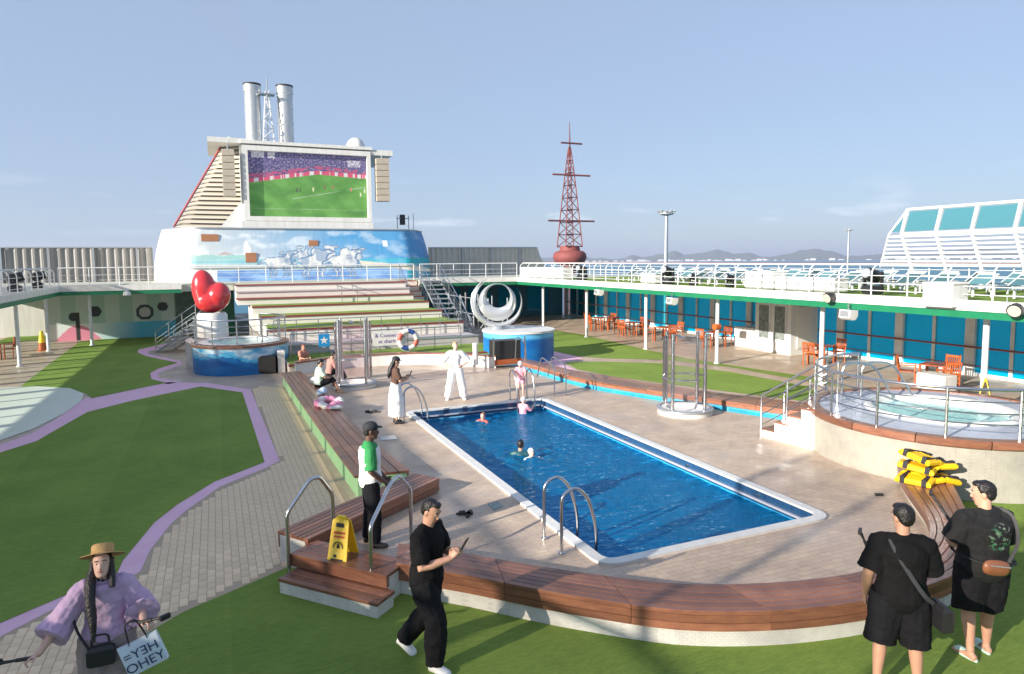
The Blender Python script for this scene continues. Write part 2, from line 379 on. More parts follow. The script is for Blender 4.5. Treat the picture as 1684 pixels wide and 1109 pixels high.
# decks
PH2 = [(POOL[0]-.03,POOL[2]-.03),(POOL[1]+.03,POOL[2]-.03),(POOL[1]+.03,POOL[3]+.03),(POOL[0]-.03,POOL[3]+.03)]
b = MB(); b.sheet([[(-13,-9),(25,-9),(25,60),(-13,60)], PH2], ZO); lower = struct(b.build('lower_deck', FLOORT))
z1, z2, z3 = ZO+.004, ZO+.008, ZO+.012
turf_main = px([(398.5,645.8),(435.3,760.7),(352.5,793),(291,831),(254,860),(202,923),(193,943),(126,972),(0,1026)])+[V(-5,7.2,0),V(-8,7.2,0),V(-6.3,14.6,0)]+px([(0,745),(60,726),(105,700),(144,678),(220,659),(330,636)])
lav_main = px([(412,641),(460,758),(437,770),(362,800.6),(306.6,840),(283,860),(247,905),(231,940),(202,958),(112,990),(0,1048)])+[V(-5,6.7,0),V(-8.6,6.7,0),V(-7,14.6,0)]+px([(0,732),(55,712),(95,688),(126,664),(144,654),(150,656),(277,629),(340,630)])
struct(MB().sheet([(p.x,p.y) for p in lav_main], z1).build('lavender_edging', LAV))
struct(MB().sheet([(p.x,p.y) for p in turf_main], z2).build('turf', TURF))
turf_far = px([(34,636),(80,600),(132,562),(200,554),(271,549),(271,566),(228,575),(226,580),(240,586),(293,597),(260,607),(247,614),(249,624),(274,630),(151,655),(142,648),(120,641)])
tf = [(p.x,p.y) for p in turf_far]
struct(MB().sheet(tf, z2).build('turf', TURF))
struct(MB().sheet([(p.x,p.y) for p in px([(267,566),(222,572),(218,580),(236,590),(283,598),(250,606),(238,616),(241,627),(277,632),(300,628),(262,622),(260,614),(300,600),(296,594),(246,583),(243,578),(290,570)])], z1).build('lavender_edging', LAV))
b = MB().sheet([(p.x,p.y) for p in px([(0,638),(60,636),(115,639),(138,648),(134,660),(105,681),(55,706),(0,725)])]+[(-7.5,18),(-8.5,25)], z3); struct(b.build('mint_patch', MINT))
# turf behind the far-left path
struct(MB().sheet([(p.x,p.y) for p in px([(0,560),(100,523),(240,536),(270,540),(268,548),(190,552),(130,552),(0,566)])], z2).build('turf', TURF))
front = [(-3.2,6.4)]+[(p.x,p.y) for p in px([(130,1109),(300,1008),(470,935)])]+[(1.6,9.2),(3,8.6),(4.5,7.2),(8.6,7.2),(10.6,8),(12,9),(17,9),(17,-4),(-3.2,-4)]
struct(MB().sheet(front, z2).build('turf', TURF))
# right-hand lawns
turfA = px([(866,545),(900,542),(960,551),(1060,575),(1130,590),(1240,607),(1330,620),(1400,640),(1330,628),(1200,604),(1090,592),(1000,590),(950,586),(885,572)])
struct(MB().sheet([(p.x,p.y) for p in turfA], z2).build('turf', TURF))
turfB = px([(930,597),(985,595),(1090,598),(1200,612),(1330,636),(1350,650),(1320,660),(1240,650),(1170,641),(1090,631),(1010,620),(950,608)])
struct(MB().sheet([(p.x,p.y) for p in turfB], z2).build('turf', TURF))
struct(MB().sheet([(p.x,p.y) for p in px([(884,573),(945,586),(960,590),(930,595),(925,600),(950,610),(1010,622),(1000,626),(930,612),(890,598),(885,590),(925,588),(880,580)])], z1).build('lavender_edging', LAV))

# brick walkway on the left: bed, the nearest 300 tiles as pieces, the rest as one part
walk = [(p.x,p.y) for p in px([(412,641),(460,758),(437,770),(362,800.6),(306.6,840),(283,860),(247,905),(231,940),(202,958),(112,990),(0,1048)])]
walk_r = [(p.x,p.y) for p in px([(130,1109),(300,1008),(470,935)])]
walk_poly = walk+[(-5,6.7),(-3.6,6.3)]+walk_r+[(1.0,9.7),(2.05,11.7),(2.0,14),(2.0,23.8),(1.2,24.6)]
bed = struct(MB().sheet(walk_poly, ZO+.002).build('walkway', PAVEB))
def inside(x, y, poly):
    c = False; n = len(poly); j = n-1
    for i in range(n):
        if (poly[i][1] > y) != (poly[j][1] > y) and x < (poly[j][0]-poly[i][0])*(y-poly[i][1])/(poly[j][1]-poly[i][1])+poly[i][0]: c = not c
        j = i
    return c
TW, TL = .105, .21
tl = []
for i in range(-40, 24):
    for j in range(28, 118):
        x = i*TW; y = j*TL+(TL/2 if i % 2 else 0)
        if all(inside(x+a*TW*.5, y+c*TL*.5, walk_poly) for a in (-1, 1) for c in (-1, 1)): tl.append((x*x+y*y, x, y))
tl.sort()
tb = MB().box(-TW/2+.004, TW/2-.004, -TL/2+.004, TL/2-.004, 0, .005); tb.f = tb.f[1:]
vis = [t for t in tl if t[2] > 7.2]
first = tb.build('tile', PAVER, bed); first.location = (vis[0][1], vis[0][2], ZO+.002)
for _, x, y in vis[1:300]:
    c = child(first, bed); c.location = (x, y, ZO+.002)
rest = MB()
for _, x, y in vis[300:]: rest.add([p+V(x, y, ZO+.002) for p in tb.v], tb.f)
tag(rest.build('tile_field', PAVER, bed), kind='stuff')

# pool deck (raised), with the basin's hole
BF_in = px([(655,893),(752,907),(860,926),(971,943),(1113,959),(1260,958),(1380,946),(1440,932),(1500,905),(1527,880),(1524,850),(1508,824),(1486,793),(1474,765)], .25)
BF_out = px([(650,925),(724,939),(781,949),(876,968),(956,982),(1118,1004),(1284,1004),(1432,987),(1526,963),(1584,936),(1604,900),(1598,860),(1580,820),(1560,783),(1545,768)], .25)
BR_in = px([(858,596),(895,606),(937,618),(989,629),(1091,645),(1170,656),(1250,668),(1352,682)], .28)
BR_out = px([(858,589),(900,598),(940,608),(1000,618),(1091,633),(1170,644),(1250,654),(1360,666)], .28)
def mid(a, b_): 
    A, B = resample(spline(a, 8), 24), resample(spline(b_, 8), 24); return [(p+q)*.5 for p, q in zip(A, B)]
fm = mid(BF_in, BF_out); rm = mid(BR_in, BR_out)
pd = [(2.4,25.3),(2.4,20),(2.55,12),(2.7,11.25),(1.2,9.75),(1.55,9.2),(2.0,8.75)]+[(p.x,p.y) for p in fm]+[(12.2,10.2),(12.6,12.2)]+[(p.x,p.y) for p in reversed(rm)]+[(9.6,23.6),(7.6,25.7),(4.5,26.2)]
b = MB(); b.prism([pd, PH2], ZO-.3, 0); struct(b.build('pool_deck', DECKT))

# ------------------------------------------------------------------ swimming pool
pool = thing('swimming_pool', 'long rectangular blue-tiled swimming pool with white coping', 'pool', (6.58, 12.5, 0))
NAVY = tiles('navy_tiles', (.02, .07, .17), (.025, .09, .2), (.05, .12, .22), .1, .1, .004, .25, wall=True)
POOLB = tiles('pool_blue_tiles', (.03, .4, .75), (.04, .45, .8), (.2, .55, .8), .15, .15, .004, .3)
x0, x1, y0, y1 = POOL
WL = -.24
b = MB()
for (ax, ay, bx, by) in ((x0,y0,x1,y0),(x1,y0,x1,y1),(x1,y1,x0,y1),(x0,y1,x0,y0)):
    b.add([(ax,ay,-1.7),(bx,by,-1.7),(bx,by,WL+.02),(ax,ay,WL+.02)], [(3,2,1,0)])
b.add([(x0,y0,-1.7),(x1,y0,-1.7),(x1,y1,-1.7),(x0,y1,-1.7)], [(0,1,2,3)])
b.build('basin', POOLB, pool)
b = MB()
for (ax, ay, bx, by) in ((x0,y0,x1,y0),(x1,y0,x1,y1),(x1,y1,x0,y1),(x0,y1,x0,y0)):
    b.add([(ax,ay,WL+.02),(bx,by,WL+.02),(bx,by,0),(ax,ay,0)], [(3,2,1,0)])
b.build('tile_band', NAVY, pool)
b = MB(); b.prism([rrect(x0-.17, x1+.17, y0-.17, y1+.17, .3), rrect(x0-.003, x1+.003, y0-.003, y1+.003, .16)], 0, .035); b.build('coping', WHITE, pool)
# ledge rail and nozzles along the right wall and the far wall
b = MB(); b.box(x1-.05, x1-.001, y0+.05, y1-.05, -.16, -.13); b.build('ledge_strip', mat('grey_trim', (.42, .43, .5), .4), pool)
b = MB(); b.box(x0+.05, x1-.06, y1-.05, y1-.001, -.15, -.12); b.build('ledge_strip', MATS['grey_trim'], pool)
for yy in (8.9, 10.8, 13, 15.3):
    b = MB(); b.cyl((x1-.001, yy, -.08), (x1-.04, yy, -.08), .035, .03, 10); b.build('nozzle', STEEL, pool, True)
# water
m = bpy.data.materials.new('pool_water'); m.use_nodes = True; nt = m.node_tree; nt.nodes.clear(); L = nt.links.new
o_ = nt.nodes.new('ShaderNodeOutputMaterial'); tr = nt.nodes.new('ShaderNodeBsdfTransparent'); tr.inputs[0].default_value = (.2, .66, .95, 1)
df = nt.nodes.new('ShaderNodeBsdfDiffuse'); df.inputs[0].default_value = (.0, .23, .5, 1); gl = nt.nodes.new('ShaderNodeBsdfGlossy'); gl.inputs['Roughness'].default_value = .03; gl.inputs['Color'].default_value = (.42, .75, .95, 1)
fr = nt.nodes.new('ShaderNodeFresnel'); fr.inputs['IOR'].default_value = 1.33
n1 = nt.nodes.new('ShaderNodeTexNoise'); n1.inputs['Scale'].default_value = 4.2; n1.inputs['Detail'].default_value = 6; bp = nt.nodes.new('ShaderNodeBump'); bp.inputs['Strength'].default_value = .8; bp.inputs['Distance'].default_value = .08
tc = nt.nodes.new('ShaderNodeTexCoord'); mp = nt.nodes.new('ShaderNodeMapping'); mp.inputs['Scale'].default_value = (1, 1.7, 1); mp.inputs['Rotation'].default_value = (0, 0, .5)
L(tc.outputs['Object'], mp.inputs[0]); L(mp.outputs[0], n1.inputs['Vector']); L(n1.outputs['Fac'], bp.inputs['Height'])
for nd in (gl, fr, df): L(bp.outputs[0], nd.inputs['Normal'])
m1 = nt.nodes.new('ShaderNodeMixShader'); m1.inputs[0].default_value = .42; m2 = nt.nodes.new('ShaderNodeMixShader')
L(tr.outputs[0], m1.inputs[1]); L(df.outputs[0], m1.inputs[2]); L(fr.outputs[0], m2.inputs[0]); L(m1.outputs[0], m2.inputs[1]); L(gl.outputs[0], m2.inputs[2]); L(m2.outputs[0], o_.inputs[0])
WATER = m
nx, ny = 80, 200
SWIM = [P(795,693,WL).xy, P(856,748,WL).xy, P(873,753,WL).xy, (7.72, 17.03)]
vs = []
for j in range(ny+1):
    for i in range(nx+1):
        X_, Y_ = x0+(x1-x0)*i/nx, y0+(y1-y0)*j/ny
        h = .012*noise.noise(Vector((X_*2.1, Y_*2.9, 0)))+.007*noise.noise(Vector((X_*5.5+9, Y_*6.7, 2)))
        for sx2, sy2 in SWIM:                                   # rings spreading from the swimmers
            d_ = math.hypot(X_-sx2, Y_-sy2)
            if d_ < 1.6: h += .016*math.sin(d_*19)*(1-d_/1.6)
        vs.append((X_, Y_, WL+h))
fs = [(j*(nx+1)+i, j*(nx+1)+i+1, (j+1)*(nx+1)+i+1, (j+1)*(nx+1)+i) for j in range(ny) for i in range(nx)]
struct(MB().add(vs, fs).build('pool_water', WATER, None, True))

# ------------------------------------------------------------------ timber benches round the pool deck
WALLT = tiles('white_mosaic', (.72, .72, .68), (.7, .7, .67), (.63, .63, .6), .03, .03, .002, .4, wall=True)
LGREEN = mat('pale_green_wall', (.25, .5, .25), .6, noise_=(3, (.33, .56, .3)))
LBLUE = tiles('turquoise_tiles', (.02, .35, .55), (.015, .3, .5), (.15, .45, .6), .5, .3, .006, .35, wall=True)
def bench(label, inner, outer, ztop, nseg, nboard, faces, base_mat, zbase, step=6, base_in=None, skip=()):
    A, B = resample(spline(inner, 10), nseg*step), resample(spline(outer, 10), nseg*step)
    t = thing('timber_bench', label, 'bench', (A[0]*.5+B[0]*.5)*1.0-V(0, 0, ztop-zbase), 'timber benches round the pool deck')
    TH = .045
    for sgm in range(nseg):
        ia, ib = sgm*step, (sgm+1)*step
        for k in range(nboard):
            f0, f1 = k/nboard+.007, (k+1)/nboard-.007
            rings = []
            for i in range(ia, ib+1):
                a, c = A[i], B[i]
                if i == ia: d = (A[i+1]-A[i]).normalized()*.004; a = a+d; c = c+d
                if i == ib: d = (A[i]-A[i-1]).normalized()*.004; a = a-d; c = c-d
                p, q = a.lerp(c, f0), a.lerp(c, f1); e = (q-p).normalized()*.006; dz = random.uniform(-.001, .001)
                rings.append([V(p.x,p.y,ztop-TH), V(q.x,q.y,ztop-TH), V(q.x,q.y,ztop-.006), V(q.x-e.x,q.y-e.y,ztop), V(p.x+e.x,p.y+e.y,ztop), V(p.x,p.y,ztop-.006)])
            MB().loft(rings).build('plank', WOOD, t)
        for side, zs in faces:                          # fascia boards under the edge
            E = B if side == 'out' else A; O = A if side == 'out' else B
            for za, zb in zs:
                rings = []
                for i in range(ia, ib+1):
                    n_ = (E[i]-O[i]).normalized(); p = E[i]-n_*.012; q = p-n_*.03
                    if i == ia: d = (E[i+1]-E[i]).normalized()*.004; p = p+d; q = q+d
                    if i == ib: d = (E[i]-E[i-1]).normalized()*.004; p = p-d; q = q-d
                    rings.append([V(p.x,p.y,za), V(p.x,p.y,zb), V(q.x,q.y,zb), V(q.x,q.y,za)])
                MB().loft(rings).build('fascia_board', WOOD, t)
    b = MB(); rings = []
    for a, c in zip(A, B):
        n_ = (c-a).normalized(); p, q = a+n_*.05, c-n_*.06
        rings.append([V(p.x,p.y,zbase), V(q.x,q.y,zbase), V(q.x,q.y,ztop-TH-.004), V(p.x,p.y,ztop-TH-.004)])
    b.loft(rings); b.build('base_wall', base_mat, t)
    return t
bench('long curved timber bench in the foreground, sweeping round the near end of the pool', BF_in, BF_out, .25, 8, 6, [('out', [(.02, .105), (.112, .198)]), ('in', [(.09, .198)])], WALLT, ZO)
bench('curved timber bench with turquoise wall along the right of the pool deck', BR_in, BR_out, .28, 7, 3, [('in', [(.14, .228)])], LBLUE, ZO-.02)
LB_out = [V(1.95,24.4,.25), V(1.98,20,.25), V(2.05,15,.25), V(2.12,11.95,.25)]
LB_in = [V(2.62,24.4,.25), V(2.75,20,.25), V(2.9,15,.25), V(3.1,11.85,.25)]
bench('long straight timber bench with pale green side along the left of the pool', LB_in, LB_out, .25, 6, 5, [('in', [(.09, .198)])], LGREEN, ZO)
DB_a = [V(.66,9.92,.25), V(1.5,10.52,.25), V(2.4,11.15,.25), V(2.86,11.48,.25), V(3.12,11.66,.25)]
DB_b = [V(1.02,9.42,.25), V(1.84,10.02,.25), V(2.74,10.66,.25), V(3.2,11.0,.25), V(3.46,11.18,.25)]
bench('slanting timber bench beside the steps, behind the standing attendant', DB_a, DB_b, .25, 1, 6, [('out', [(.02, .105), (.112, .198)]), ('in', [(.02, .198)])], WALLT, ZO, 8)

# steps down from the bench to the foreground turf
st = thing('pool_steps', 'two timber steps with white riser beside the yellow floor sign', 'steps', (1.3, 8.6, ZO))
u = (V(1.95,8.0,0)-V(.82,9.3,0)).normalized(); w = V(u.y, -u.x, 0)           # u along the step, w outwards
if w.y > 0: w = -w
M3 = Matrix((u, w, V(0,0,1))).transposed()
for lvl, (c, L_, D_, zt) in enumerate(((V(1.45,8.75,0), 1.55, .5, .2), (V(1.22,8.42,0), 1.55, .36, .02))):
    for k in range(4):
        d = D_/4; MB().obox(c+w*(-D_/2+d*(k+.5))+V(0,0,zt-.02), (L_, d-.006, .04), M3, .005).build('tread_plank', WOOD, st)
    if lvl == 0:
        MB().obox(c+w*(D_/2-.02)+V(0,0,.105), (L_, .03, .14), M3, .004).build('riser_board', WOOD, st)
        MB().obox(c-w*.04+V(0,0,(ZO+.155)/2), (L_-.04, D_-.1, .155-ZO), M3).build('step_base', WALLT, st)
    else: MB().obox(c+V(0,0,(ZO-.03)/2), (L_-.03, D_-.03, -.03-ZO), M3).build('step_base', WALLT, st)

# ================================================================== GALLERIES AND UPPER DECK
GXR, GXL = 17.65, -7.05                  # inner edges of the upper deck
WXR, WXL = 24.4, -12.2                   # outer window walls
SB = 2.47                                # underside of the upper deck
FY = 39.6                                # front edge of the upper deck behind the stage
UDT = mat('upper_deck_paint', (.42, .43, .36), .7, noise_=(1.2, (.5, .5, .43)))
b = MB(); b.prism([(GXR,-9),(25.3,-9),(25.3,62),(-12.5,62),(-12.5,-9),(GXL,-9),(GXL,FY),(-1.6,FY),(-1.6,40.6),(11.2,40.6),(11.2,FY),(GXR,FY)], SB+.001, UD); struct(b.build('upper_deck', UDT))
b = MB(); b.sheet([(GXR+.3,8),(25,8),(25,38),(GXR+.3,38)], UD+.004); struct(b.build('turf', TURF))
def soffit(poly): o = MB().sheet(poly, SB); o.f = [tuple(reversed(f)) for f in o.f]; return struct(o.build('soffit', SOFFIT))
soffit([(GXR,-9),(25.3,-9),(25.3,FY),(GXR,FY)]); soffit([(-12.5,-9),(GXL,-9),(GXL,FY),(-12.5,FY)])
def fascia(name, a, c, label):
    d = (c-a).normalized(); n = V(d.y, -d.x, 0); t = thing('deck_fascia', label, 'fascia', (a+c)*.5+V(0,0,SB))
    for z0, z1, th, mm, nm in ((SB-.02, SB+.17, .05, GREENP, 'green_band'), (SB+.17, UD+.06, .075, WHITE, 'white_band')):
        b = MB(); b.add([a+n*th+V(0,0,z0), c+n*th+V(0,0,z0), c+n*th+V(0,0,z1), a+n*th+V(0,0,z1), a-n*.02+V(0,0,z0), c-n*.02+V(0,0,z0), c-n*.02+V(0,0,z1), a-n*.02+V(0,0,z1)],
              [(0,1,2,3),(4,7,6,5),(0,4,5,1),(3,2,6,7),(0,3,7,4),(1,5,6,2)]); b.build(nm, mm, t)
    return t
fascia('r', V(GXR,FY,0), V(GXR,-9,0), 'green and white edge of the upper deck along the right gallery')
fascia('l', V(GXL,-9,0), V(GXL,FY,0), 'dark green edge of the upper deck along the left gallery')
fascia('fl', V(GXL,FY,0), V(-1.6,FY,0), 'green edge of the upper deck left of the heart sculpture')
fascia('fr', V(11.2,FY,0), V(GXR,FY,0), 'green edge of the upper deck behind the ring sculpture')
# posts
post0 = None
def post(x, y, label, grp):
    global post0
    if post0 is None:
        post0 = thing('gallery_post', label, 'post', (0,0,0), grp)
        MB().cyl((0,0,0), (0,0,SB-ZO), .075, n=14).build('shaft', WHITE2, post0, True)
        MB().cyl((0,0,0), (0,0,.05), .12, n=14).build('foot', WHITE2, post0, True)
        MB().box(-.1,.1,-.1,.1,SB-ZO-.06,SB-ZO-.002).build('cap', WHITE2, post0)
        post0.location = (x,y,ZO); return
    dup(post0, (x,y,ZO), 0, label)['group'] = grp
for k, y in enumerate((11.2, 16.4, 21.5, 26.4, 31.9, 37.2)):
    post(18.25, y, f'{ORDS[k]} white round post of the right gallery counting from the near end', 'white posts of the right gallery')
for k, y in enumerate((33.6, 39.0)):
    post(-7.5, y, ('nearer' if k == 0 else 'farther')+' white round post at the edge of the left gallery', 'white posts of the left gallery')
post(-5.9, 40.5, 'white round post in front of the painted band wall', 'white posts of the left gallery')
# window walls
TEAL = glass('tinted_window', (.35, .93, 1.0), .14, .02, (.0, .5, .78), .3)
CLEAR = glass('clear_window', (.9, .95, .95), .12)
def window_wall(x, ys, label, pane_m, rail=True, flip=1):
    t = thing('window_wall', label, 'window wall', (x, (ys[0]+ys[-1])/2, ZO))
    for k in range(len(ys)-1):
        a, c = ys[k], ys[k+1]; m_ = (a+c)/2
        MB().box(x-.12*1, x+.12, a-.17, a+.17, ZO, SB-.004).build('pier', WHITE2, t)
        MB().box(x-.05, x+.05, m_-.06, m_+.06, ZO+.122, SB-.122).build('mullion', WHITE2, t)
        for p, q in ((a+.17, m_-.06), (m_+.06, c-.17)):
            MB().box(x-.012, x+.012, p, q, ZO+.12, SB-.12).build('pane', pane_m, t)
        MB().box(x-.06, x+.06, a+.17, c-.17, ZO, ZO+.118).build('sill', WHITE2, t)
        MB().box(x-.06, x+.06, a+.17, c-.17, SB-.118, SB-.004).build('head', WHITE2, t)
    if rail:
        MB().tube([(x-.22*flip, ys[0], .85), (x-.22*flip, ys[-1], .85)], .035, 8).build('hand_rail', WOODR, t, True)
        MB().tube([(x-.2*flip, ys[0], 1.05-.85), (x-.2*flip, ys[-1], 1.05-.85)], .02, 6).build('lower_rail', WOODR, t, True)
    return t
window_wall(WXR, [7.3+2.72*k for k in range(15)], 'wall of tall teal windows with white piers along the right gallery', TEAL)
window_wall(WXL, [-8+2.72*k for k in range(21)], 'wall of tall windows with white piers along the left gallery', CLEAR, False, -1)
# back wall of the right gallery, under the upper deck
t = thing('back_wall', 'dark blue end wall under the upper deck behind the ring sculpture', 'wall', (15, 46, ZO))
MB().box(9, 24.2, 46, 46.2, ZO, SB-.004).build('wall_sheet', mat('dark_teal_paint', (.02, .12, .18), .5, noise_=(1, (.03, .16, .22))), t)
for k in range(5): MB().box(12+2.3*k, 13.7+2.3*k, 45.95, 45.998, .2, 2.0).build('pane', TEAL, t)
MB().box(WXR-.05, WXR+.05, 45.4, 46, ZO, SB-.01).build('return_wall', WHITE, t)
# upper-deck railings
def rail_run(label, pts, top=.95, sp=1.15, mats=(WHITE2, WHITE2), hook=None, bars=(.35, .62), topr=.03, topm=None, group='white railings of the upper deck', base=UD, pr=.022):
    pts = [Vector(p) for p in pts]; t = thing('deck_railing', label, 'railing', (pts[0].x, pts[0].y, base), group)
    ln = sum((q-p).length for p, q in zip(pts, pts[1:])); n = max(1, round(ln/sp)); P_ = resample(pts, n)
    for i, p in enumerate(P_):
        q = Vector((p.x, p.y, base))
        if hook: b = MB().tube(arcpath([q, q+V(0,0,top-.16), q+V(*hook)*.22+V(0,0,top+.02)], .2), pr, 6)
        else: b = MB().cyl(q, q+V(0,0,top), pr, n=6)
        b.build('stanchion', mats[0], t, True)
    h = V(*hook)*.2 if hook else V()
    zz = [Vector((p.x,p.y,base)) for p in pts]
    MB().tube([p+h+V(0,0,top) for p in zz], topr, 8).build('top_rail', topm or mats[1], t, True)
    for bz in bars: MB().tube([p+V(0,0,bz*top) for p in zz], .012, 6).build('bar', mats[1], t, True)
    return t
rail_run('white railing with bent posts along the inner edge of the right upper deck', [(GXR+.12, 8.5, 0), (GXR+.12, FY-.1, 0)], hook=(1, 0, 0), bars=(.2, .42, .66))
rail_run('white railing with dark red top rail along the sea side of the right upper deck', [(25.05, 8.5, 0), (25.05, 60, 0)], .88, 1.5, topm=WOODR, topr=.045, hook=(-.6, 0, 0), bars=(.25, .5, .75))
rail_run('white railing with bent posts above the left gallery', [(GXL-.12, 20, 0), (GXL-.12, FY-.1, 0)], hook=(-1, 0, 0), bars=(.2, .42, .66))
rail_run('white railing above the painted band wall', [(GXL, FY+.15, 0), (-1.8, FY+.15, 0)], sp=1.4)
rail_run('thin white railing in front of the blue mural', [(-1.6, 40.8, 0), (11.2, 40.8, 0)], sp=1.45)
rail_run('white railing above the ring sculpture', [(11.3, FY+.15, 0), (GXR, FY+.15, 0)], sp=1.1)

# ------------------------------------------------------------------ ribbed windbreak fences
CORR = mat('ribbed_grey_sheet', (.24, .23, .215), .7, noise_=(.8, (.3, .29, .27)))
CORRD = mat('ribbed_dark_sheet', (.24, .24, .23), .6, noise_=(.8, (.32, .31, .29)))
def fence(label, x0, x1, y, z0, z1, cut=0, sheet=None):
    t = thing('windbreak_fence', label, 'fence', ((x0+x1)/2, y, z0)); n = int((x1-x0)/.11); vs = []; fs = []
    for i in range(n+1):
        x = x0+(x1-x0)*i/n; o = (.05, .05, -.05, -.05)[i % 4]; top = z1
        if cut and x > x1-cut: top = z1-(z1-z0)*(x-(x1-cut))/cut*.97
        vs += [(x, y+o, z0), (x, y+o, top)]
    for i in range(n): fs.append((2*i, 2*i+2, 2*i+3, 2*i+1))
    MB().add(vs, fs).build('ribbed_sheet', sheet or CORR, t)
    MB().box(x0, x1-cut, y-.07, y+.07, z1+.002, z1+.07).build('top_rail', GREYST, t)
    k = x0+.3
    while k < x1-cut: MB().box(k-.05, k+.05, y-.16, y-.07, z0, z1).build('post', GREYST, t); k += 2.4
    return t
fence('tall ribbed grey fence left of the blue mural building', -24, -3.6, 50, UD, 4.98)
fence('tall ribbed grey fence with slanted end right of the blue mural building', 14.9, 24.9, 50, UD, 4.95, .9, mat('ribbed_sheet_shade_lift', (.46, .44, .39), .7, noise_=(.8, (.52, .5, .45))))  # lighter copy of the ribbed sheet, lifting this fence out of its shade
b = MB(); b.sheet([(-25,48.5),(-12.52,48.5),(-12.52,62),(-25,62)], UD-.01); struct(b.build('upper_deck', UDT))

# ------------------------------------------------------------------ tower with mural, screen and funnels
tower = thing('mural_building', 'blue and white painted deckhouse with horses and sea mural, under the big screen', 'building', (5.3, 46, UD))
HORSES = ((.66, .46, .6), (.56, .5, .62), (.47, .5, .62), (.4, .36, .75), (.52, .36, .8), (.625, .36, .8))
def horse(u, v):
    if not (.33 < u < .74): return 0
    x, y = u*5.2, v
    for k, (hx, hy, s) in reversed(list(enumerate(HORSES))):
        dx, dy = (u-hx)/.055/s, (v-hy)/.2/s; wob = .3*fb(x*4+hx*7, y*3)
        if dx*dx*.8+dy*dy*1.7 < 1+wob or (abs(dx-.7-.3*(dy-.5)) < .32+wob*.5 and .1 < dy < 1.4) or ((dx-1.2)/.42)**2+((dy-1.25)/.26)**2 < 1 \
           or (any(abs(dx-lx-.14*math.sin(dy*3+hx*30)) < .12 for lx in (-.7, -.35, .4, .75)) and -2.0 < dy < -.2) or (dx-.3)**2*.8+(dy-1.15)**2 < .2+wob \
           or (abs(dy-.2-.5*math.sin((dx+1.1)*2)) < .18+wob*.4 and -1.7 < dx < -.8): return k+1
    return 0
def mural(u, v):
    # v up, u left to right: pale sky on the left, deep blue to the right, a shore and white running horses
    x, y = u*5.2, v
    top = lerp3((.72, .74, .72), (.1, .36, .66), (u-.1)*1.6+.25*(v-.5)+.12*fb(x*1.5, y*3))
    if u > .82: top = lerp3(top, (.02, .2, .5), (u-.82)*6)
    cl = fb(x*2.2, y*5, 3)
    if cl > .05: top = lerp3(top, (.85, .9, .92), min(1, cl*2.2)*(.75-.5*u))
    c = top
    if .3 < v < .44: c = lerp3(c, (.08, .55, .62) if u > .12 else (.75, .85, .82), .75*(1-abs(v-.37)/.07))
    if .18 < v <= .3: c = lerp3((.82, .82, .75), (.5, .72, .75), u)
    if v <= .2: c = lerp3((.12, .26, .6), (.3, .52, .82), .5+fb(x*3, y*6)) if u > .2 else (.85, .85, .83)
    if u > .86 and v < .42+.05*fb(x*6, 1): c = lerp3(c, (.0, .38, .45), .8)
    if u > .68 and abs(v-(.33-.6*(u-.68))) < .045: c = (.8, .74, .6)
    if .1 < u < .3 and .42 < v < .5+.05*fb(x*9, 4): c = lerp3(c, (.25, .6, .55), .7)          # island
    if .2 < u < .25 and .5 < v < .56-abs(u-.225)*2: c = (.55, .42, .4)
    if abs(u-.295) < .012 and .5 < v < .78-abs(u-.29)*9: c = (.9, .92, .92)
    if abs(u-.79) < .01 and abs(v-.72) < .06: c = (.95, .95, .95)                              # moon
    hid = horse(u, v)
    if hid:
        sh = fb(x*5, y*4, hid*3.3)
        c = lerp3((.8, .8, .78), (.3, .38, .5), .05+1.4*max(0, sh))
        if sh < -.3: c = lerp3(c, (.2, .32, .5), .7)
        if any(horse(u+a, v+b_) != hid for a, b_ in ((.0035, 0), (-.0035, 0), (0, .014), (0, -.014))): c = (.14, .25, .42)
    c = tuple(k*.86 for k in c)
    g = 1+.07*fb(x*22, y*3); return tuple(max(0, min(.9, k*g)) for k in c)
MUR = painted('mural_paint', .55)
def tb_pos(u, v):
    zz = UD+.004+(6.05-UD)*v; a = (u-.5)*2
    xx = 5.5+a*(8.95-.55*v*v); yy = 45.0+.35*v+4.2*max(0, abs(a)-.72)**2*9
    return V(xx, yy, zz)
grid_print('mural_wall', mural, tb_pos, 330, 90, MUR, tower)
b = MB()                                                        # roof and back
edge = [tb_pos(i/40, 1) for i in range(41)]; back = [V(edge[-1].x, 56, edge[0].z), V(edge[0].x, 56, edge[0].z)]
b.sheet([(p.x,p.y) for p in edge]+[(p.x,p.y) for p in back], 6.05); b.build('roof', mat('roof_blue', (.3, .36, .42), .6), tower)
ebot = [tb_pos(i/40, 0) for i in range(41)]
for (p, q, r_, s_) in ((edge[0], V(edge[0].x,56,6.05), V(ebot[0].x,56,UD), ebot[0]), (edge[-1], V(edge[-1].x,56,6.05), V(ebot[-1].x,56,UD), ebot[-1])):
    MB().add([p,q,r_,s_], [(0,1,2,3)]).build('side_wall', WHITE, tower)
MB().tube([p+V(0,-.04,.03) for p in edge], .05, 6).build('roof_edge', GREYST, tower, True)
MB().tube([tb_pos(i/40, .25)+V(0,-.05,0) for i in range(41)], .03, 6).build('wall_rail', GREYST, tower, True)
RUST = mat('rust_plate', (.4, .17, .08), .8, noise_=(7, (.3, .14, .08)))
for px_, py_, w_, h_ in ((345,391,.95,.42),(413,424,.62,.6),(516,400,.55,.36)):
    p = AtY(px_, py_, 45.0); v_ = (p.z-UD)/(6.05-UD); p.y = 45+.35*v_
    MB().box(p.x-w_/2, p.x+w_/2, p.y-.05, p.y+.03, p.z-h_/2, p.z+h_/2).build('vent_plate', RUST, tower)
